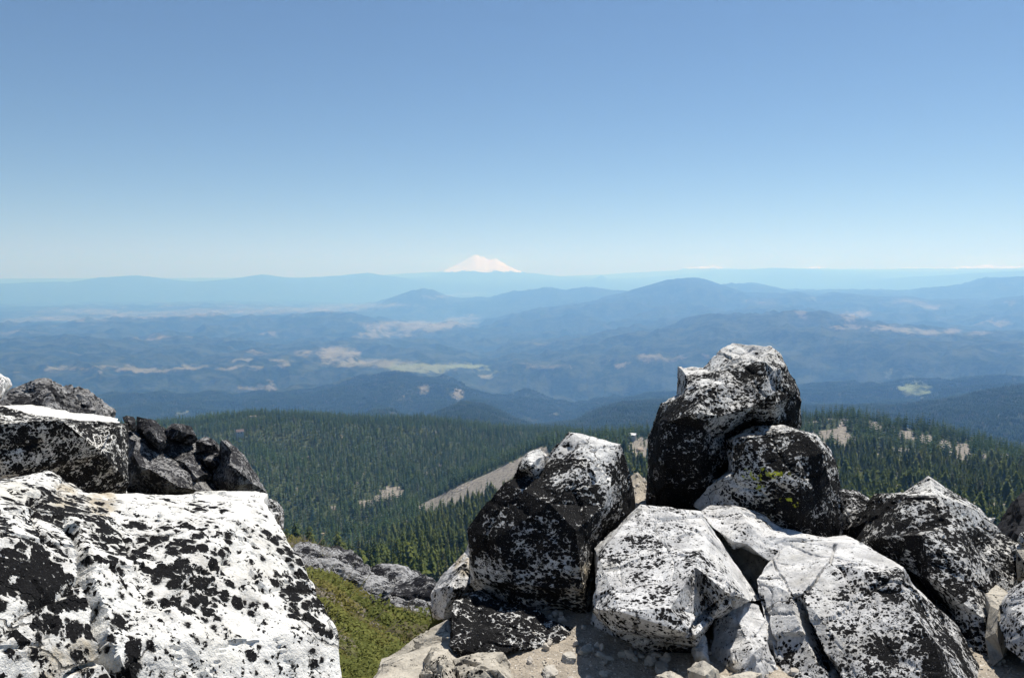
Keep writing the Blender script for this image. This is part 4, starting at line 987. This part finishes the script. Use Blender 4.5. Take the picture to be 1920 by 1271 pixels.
house("metal_shed", 1186, 826, 9, 6, 3, 1.8, M_ROOFW, -0.5, "tiny shed with bright white roof among firs beside the tallest boulder", lift=5)

M_TALUS = M_DARK
def blob_mesh(name, seed, flat=0.7):
    bm = bmesh.new(); bmesh.ops.create_icosphere(bm, subdivisions=4 if name == 'rock' else 2, radius=1.0)
    co = np.array([v.co[:] for v in bm.verts])
    r = np.random.default_rng(seed)
    d = np.ones(len(co))
    for _ in range(11):                       # cut flat facets
        nn = r.normal(size=3); nn /= np.linalg.norm(nn); lim = r.uniform(0.55, 0.9)
        dot = co @ nn; over = dot > lim
        co[over] -= np.outer(dot[over] - lim, nn)
    co += 0.16 * noise3(co * 2.3, seed)[:, None] * co + 0.09 * noise3(co * 6.0, seed + 1)[:, None] * co + 0.05 * noise3(co * 13.0, seed + 2)[:, None] * co
    co[:, 2] *= flat
    for v, c in zip(bm.verts, co): v.co = c
    me = bpy.data.meshes.new(name); bm.to_mesh(me); bm.free()
    return me
BL = [blob_mesh("rock", 500 + i, (0.55, .7, .6, .8, .5, .65)[i]) for i in range(6)]
for i, m in enumerate(BL):
    set_attr(m, "cov", np.full(len(m.vertices), (0.5, .62, .45, .7, .55, .4)[i])); set_attr(m, "tan", np.zeros(len(m.vertices))); set_attr(m, "yel", np.zeros(len(m.vertices)))
M_SLOPE = lichen_rock("slope_rock", cell=14, patch=2.0, white=(0.34, 0.34, 0.345), grey=(0.11, 0.11, 0.115), grey_amt=0.9, black=(0.010, 0.010, 0.012), bump=0.8)
M_HILLROCK = simple("tan_hill_rock", (0.42, 0.34, 0.26), (0.30, 0.25, 0.20), 0.4)
for m in BL: m.materials.append(M_SLOPE)
BT = [m.copy() for m in BL[:3]]
for m in BT: m.materials.clear(); m.materials.append(M_HILLROCK)
def put_rock(me, x, y, z, s, rz, label, group, tilt=0.0, name="rock", cat="rock"):
    ob = bpy.data.objects.new(name, me); ob.location = (x, y, z); ob.scale = s; ob.rotation_euler = (tilt, random.uniform(-.2, .2), rz)
    COL.objects.link(ob); return tag(ob, label, cat, group)
for i, (qx, qy, s) in enumerate([(1200, 845, 4.5), (1215, 862, 3), (1188, 850, 3), (1225, 868, 3.5), (605, 1004, 4), (1560, 890, 3.5)]):
    x, y, z, d = hit(qx, qy, 300, 2600)
    put_rock(BT[i % 3], x, y, z + s * .3, (s, s, s), random.random() * 6, "rounded tan outcrop rock showing between firs on the forested hill", "tan rocks among the firs")

# dark rocks along the ledge below the shrubs: px, py, half width m, flatness
TAL = [(735,1112,1.9,.6),(700,1092,1.5,.55),(755,1128,1.6,.5),(790,1108,1.7,.5),(672,1088,1.0,.6),(640,1072,1.2,.5),(620,1058,1.1,.55),(600,1048,1.0,.6),(584,1043,.8,.6),(560,1062,.8,.6),(652,1100,1.0,.45),
       (668,1120,.9,.5),(680,1142,1.0,.75),(655,1118,.7,.5),(720,1128,1.2,.5),(765,1142,1.3,.45),(795,1130,1.0,.5),(815,1145,1.1,.5),(800,1160,.9,.5),(822,1165,.8,.5),(785,1150,.9,.4),(610,1070,.7,.5),(590,1062,.6,.5),
       (630,1085,.8,.4),(745,1092,.8,.5),(770,1100,.8,.6),(812,1118,.9,.6),(690,1110,1.1,.4),(575,1050,.6,.6),(645,1090,.6,.5),(705,1125,.6,.5),(835,1150,.9,.6),(780,1128,.7,.5),(665,1100,.6,.5),(800,1178,.5,.5)]
for _ in range(150):
    t_ = random.random(); xx = 552 + 280 * t_
    TAL.append((xx, 1036 + 116 * t_ ** .95 + random.uniform(0, 34), random.uniform(.3, 1.1), .5))
for i, (qx, qy, s, fl) in enumerate(TAL):
    x, y, z, d = hit(qx, qy + 4, 8, 60)
    s *= 0.95 * d / 30.0
    put_rock(BL[i % 6], x, y, z + 0.22 * s, (s * random.uniform(.9, 1.3), s * random.uniform(.8, 1.1), s * random.uniform(.8, 1.1)), random.uniform(-.5, .5), "dark weathered rock in the ledge along the far edge of the shrubs", "dark rocks edging the shrub slope", tilt=random.uniform(-.2, .2))
# pale stones lying in the shrubs
for i, (qx, qy, s) in enumerate([(660,1158,.22),(762,1190,.25),(735,1195,.2),(700,1170,.18),(620,1180,.16)]):
    x, y, z, d = hit(qx, qy, 8, 60)
    put_rock(BT[i % 3], x, y, z + .25, (s, s, s), random.random() * 6, "small pale stone showing between the low green shrubs", "pale stones among the shrubs", name="stone", cat="stone")

# broken pale stones on the gravel in front of the boulders
BS = [m.copy() for m in BL[:4]]
M_CHIP = simple("broken_granite", (0.50, 0.47, 0.42), (0.26, 0.245, 0.22), 2.2)
for m in BS: m.materials.clear(); m.materials.append(M_CHIP)
for i in range(18):
    qx = random.uniform(1030, 1260); qy = random.uniform(1212, 1268)
    x, y, z, d = hit(qx, qy, 2.2, 6)
    s = random.uniform(0.012, 0.038)
    put_rock(BS[i % 4], x, y, z + s * .25, (s * random.uniform(.9, 1.6), s, s * random.uniform(.7, 1.0)), random.random() * 6, "broken pale stone lying on the gravel at the foot of the boulders", "broken stones on the gravel", tilt=random.uniform(-.4, .4), name="stone", cat="stone")

# ---------------------------------------------------------------- low shrubs on the slope
def shrub_mesh(name, seed, n, R, hgt, leaf, twigs=0):
    r = random.Random(seed); V = []; F = []
    for _ in range(n):
        a = r.random() * 6.28; q = R * math.sqrt(r.random()); z = hgt * (1 - (q / R) ** 2) * r.uniform(0.35, 1.05)
        p = Vector((q * math.cos(a), q * math.sin(a), z))
        d1 = Vector((r.uniform(-1, 1), r.uniform(-1, 1), r.uniform(-.5, .5))).normalized() * leaf * r.uniform(.7, 1.4)
        d2 = d1.cross(Vector((r.uniform(-1, 1), r.uniform(-1, 1), 1))).normalized() * leaf * .75
        b0 = len(V); V += [tuple(p - d1), tuple(p + d2), tuple(p + d1), tuple(p - d2)]; F.append((b0, b0 + 1, b0 + 2, b0 + 3))
    for _ in range(twigs):
        a = r.random() * 6.28; q = R * 0.5 * r.random(); b = a + r.uniform(-.6, .6); L = R * r.uniform(.5, 1.1)
        p = Vector((q * math.cos(a), q * math.sin(a), 0)); e = p + Vector((math.cos(b) * L * .7, math.sin(b) * L * .7, hgt * r.uniform(.7, 1.4)))
        s = Vector((0.006, 0.004, 0)); b0 = len(V); V += [tuple(p - s), tuple(p + s), tuple(e + s * .4), tuple(e - s * .4)]; F.append((b0, b0 + 1, b0 + 2, b0 + 3))
    return mesh_from(name, V, F)
M_SHG = foliage("green_shrub_leaves", (0.09, 0.105, 0.03), (0.17, 0.175, 0.05), 0.6)
M_SHO = foliage("olive_shrub_leaves", (0.13, 0.125, 0.035), (0.17, 0.15, 0.05), 0.5)
M_TWIG = foliage("bare_grey_twigs", (0.20, 0.175, 0.14), (0.27, 0.235, 0.19), 0.3)
S1 = [shrub_mesh("green_shrub", 600 + i, 520, .42, .30, .022, 0) for i in range(3)]
S2 = [shrub_mesh("olive_shrub", 620 + i, 520, .42, .28, .020, 3) for i in range(2)]
S3 = [shrub_mesh("twiggy_shrub", 640 + i, 380, .42, .24, .017, 20) for i in range(2)]
for m in S1: m.materials.append(M_SHG)
for m in S2: m.materials.append(M_SHO)
for m in S3: m.materials.append(M_TWIG)
n = 26000
dd = np.exp(RNG.uniform(math.log(9.0), math.log(36.0), n)); aa = np.radians(RNG.uniform(-22, 1, n))
X3 = dd * np.sin(aa); Y3 = dd * np.cos(aa); Z3 = height(X3, Y3)
qx, qy = project(X3, Y3, Z3)
SHRUB = [(530,1092),(560,1086),(600,1110),(645,1142),(690,1168),(745,1166),(790,1178),(805,1185),(805,1205),(760,1228),(740,1215),(700,1224),(665,1222),(640,1215),(620,1235),(560,1250)]
UPPER = [(530,1015),(556,1028),(584,1050),(590,1060),(565,1058),(530,1044)]
MID = [(590,1062),(640,1092),(680,1120),(650,1128),(600,1098),(560,1080)]
LOW = [(600,1226),(640,1224),(690,1246),(680,1250),(600,1242)]
BOT = [(580,1262),(640,1258),(690,1268),(720,1250),(735,1235),(750,1240),(700,1310),(580,1310)]
jx = qx + 10 * fbm2(X3 * 1.1, Y3 * 1.1, 65, 2); jy = qy + 6 * fbm2(X3 * 1.1 + 7, Y3 * 1.1, 66, 2)
ia_ = inpoly(jx, jy, SHRUB); ib_ = inpoly(jx, jy, UPPER); ic_ = inpoly(jx, jy, MID); id_ = inpoly(jx, jy, LOW) | inpoly(jx, jy, BOT)
kp = ia_ | ib_ | (ic_ & (RNG.random(n) < .12)) | id_
patch = fbm2(X3 / 1.5, Y3 / 1.5, 67, 3)
pick = np.where(patch > 0.2, RNG.integers(5, 7, n), np.where(patch > 0.0, RNG.integers(3, 5, n), RNG.integers(0, 3, n)))
pick = np.where(RNG.random(n) < .15, RNG.integers(0, 7, n), pick)
pick = np.where(ib_ | ic_, np.where(RNG.random(n) < .7, RNG.integers(5, 7, n), RNG.integers(3, 5, n)), pick)
pick = np.where(id_, RNG.integers(0, 3, n), pick)
X3, Y3, Z3, pick, dd = [a[kp] for a in (X3, Y3, Z3, pick, dd)]
n3 = len(X3); sc = RNG.uniform(.55, 1.3, n3) * np.where(RNG.random(n3) < .06, 1.7, 1.0) * np.clip(dd / 16, .7, 1.5)
scatter("shrub_cover", np.stack([X3, Y3, Z3 - .04], 1), np.stack([np.zeros(n3), np.zeros(n3), RNG.uniform(0, 6.28, n3)], 1), np.stack([sc, sc, sc * RNG.uniform(.6, 1.0, n3)], 1), pick, S1 + S2 + S3, label="low green and olive shrubs matted over the slope below the ledge", cat="shrubs")
print("SHRUBS", n3)
# one small shrub in the cleft left of the tall boulder
x, y, z = P(838, 1172, 4.6)
me = shrub_mesh("foliage", 700, 260, .12, .16, .016, 8); me.materials.append(M_SHG)
b = bpy.data.objects.new("small_shrub", me); b.location = (x, y, z - .06); COL.objects.link(b)
tag(b, "tiny bright green shrub in the cleft below the rounded grey boulder", "shrub")

# gravel between the boulders
PB = [blob_mesh("pebble", 800 + i, .7) for i in range(3)]
M_PEB = simple("granite_gravel", (0.52, 0.48, 0.42), (0.34, 0.31, 0.28), 3)
for m in PB:
    m.materials.append(M_PEB)
n = 11000
X4 = RNG.uniform(-1.6, 3.2, n); Y4 = RNG.uniform(2.4, 7.5, n); Z4 = height(X4, Y4)
s4 = 0.004 + 0.024 * RNG.random(n) ** 6
scatter("gravel", np.stack([X4, Y4, Z4 + s4 * .3], 1), RNG.uniform(0, 6.28, (n, 3)), np.stack([s4, s4, s4], 1), RNG.integers(0, 3, n), PB, label="loose granite gravel strewn on the ground between the boulders", cat="gravel")

# ---------------------------------------------------------------- scratched writing on the block and the outcrop
M_SCR = simple("scratched_pale_stone", (0.66, 0.65, 0.62), (0.5, 0.49, 0.47), 60)
dg = bpy.context.evaluated_depsgraph_get(); dg.update()
def scratch(ob, strokes, wpx, name):
    inv = ob.matrix_world.inverted()
    o_l = inv @ Vector(EYE)
    V = []; F = []
    for st in strokes:
        pts = []
        for (x1, y1), (x2, y2) in zip(st[:-1], st[1:]):
            m = max(2, int(math.hypot(x2 - x1, y2 - y1) / 0.7))
            pts += [(x1 + (x2 - x1) * i / m, y1 + (y2 - y1) * i / m) for i in range(m)]
        pts.append(st[-1])
        rows = []
        for i, (x, y) in enumerate(pts):
            a = pts[max(0, i - 1)]; b = pts[min(len(pts) - 1, i + 1)]
            tx, ty = b[0] - a[0], b[1] - a[1]; L = math.hypot(tx, ty) or 1
            w = wpx * random.uniform(.45, 1.15) * .5
            x += random.uniform(-.25, .25); y += random.uniform(-.25, .25)
            row = []
            for s in (-1, 1):
                q = P(x - ty / L * w * s, y + tx / L * w * s, 5.0)
                d = (inv @ Vector(q) - o_l).normalized()
                ok, loc, nor, _ = ob.ray_cast(o_l, d)
                row.append(loc + nor * 0.004 if ok else None)
            rows.append(row)
        for r0, r1 in zip(rows[:-1], rows[1:]):
            if None in r0 or None in r1: continue
            b0 = len(V); V += [tuple(r0[0]), tuple(r0[1]), tuple(r1[1]), tuple(r1[0])]; F.append((b0, b0 + 1, b0 + 2, b0 + 3))
    if not V: return
    me = mesh_from(name, V, F); me.materials.append(M_SCR)
    o = bpy.data.objects.new(name, me); o.parent = ob; COL.objects.link(o)
    o["label"] = "pale scratched letters and digits"
def find(lab):
    return next(o for o in bpy.data.objects if lab in str(o.get("label", "")))
S = 5.085
cv = lambda pl: [(x / S, 690 + y / S) for x, y in pl]
scratch(find("scratched writing on its face"), [cv(p) for p in (
   [(612,650),(640,720),(672,778),(700,730),(722,690),(715,645)], [(650,655),(690,690),(722,672)], [(700,735),(745,748),(790,775),(812,800)],
   [(790,775),(812,720),(830,668),(850,690),(878,716)], [(885,655),(925,635),(960,670),(972,715),(945,750),(915,765)], [(885,655),(900,700),(915,765)],
   [(1035,640),(1005,655),(990,630),(1010,602),(1038,605),(1042,640),(1020,680),(985,690)], [(1085,635),(1060,650),(1062,680),(1088,690),(1105,665),(1085,635)], [(1060,690),(1045,720),(1070,722),(1072,690)], [(1040,575),(1095,572)],
   [(955,812),(985,775),(1020,735),(1045,725),(1058,770)], [(975,790),(1010,792),(1045,805)])], 1.6, "inscription")
scratch(find("jagged dark lichen"), [cv(p) for p in (
   [(872,425),(848,422),(850,438),(875,442)], [(880,445),(890,425),(903,450)], [(905,465),(908,440),(920,455),(930,440),(938,468)], [(893,432),(915,425)])], 1.5, "inscription")

# ---------------------------------------------------------------- haze: one closed box of pale even air round everything
zlo = float(ZG.min()) - 1.0; zhi = float(ZG.max()) + 40.0
hx = 116000.0
V = [(sx * hx, sy * hx, z) for z in (zlo, zhi) for sx, sy in ((-1, -1), (1, -1), (1, 1), (-1, 1))]
me = bpy.data.meshes.new("haze"); me.from_pydata(V, [], [(3, 2, 1, 0), (4, 5, 6, 7), (0, 1, 5, 4), (1, 2, 6, 5), (2, 3, 7, 6), (3, 0, 4, 7)])
hz = bpy.data.materials.new("haze"); hz.use_nodes = True
t = hz.node_tree; t.nodes.remove(t.nodes["Principled BSDF"])
pv = t.nodes.new("ShaderNodeVolumePrincipled")
pv.inputs["Color"].default_value = HAZE_COL
pv.inputs["Absorption Color"].default_value = HAZE_ABS
pv.inputs["Density"].default_value = HAZE_DENS
pv.inputs["Anisotropy"].default_value = 0.3
t.links.new(pv.outputs[0], t.nodes["Material Output"].inputs["Volume"])
me.materials.append(hz)
ho = bpy.data.objects.new("haze", me); COL.objects.link(ho)
tag(ho, "pale blue summer haze filling the air over the valley", "haze", kind="stuff")
print("BOUNDS", zlo, zhi)
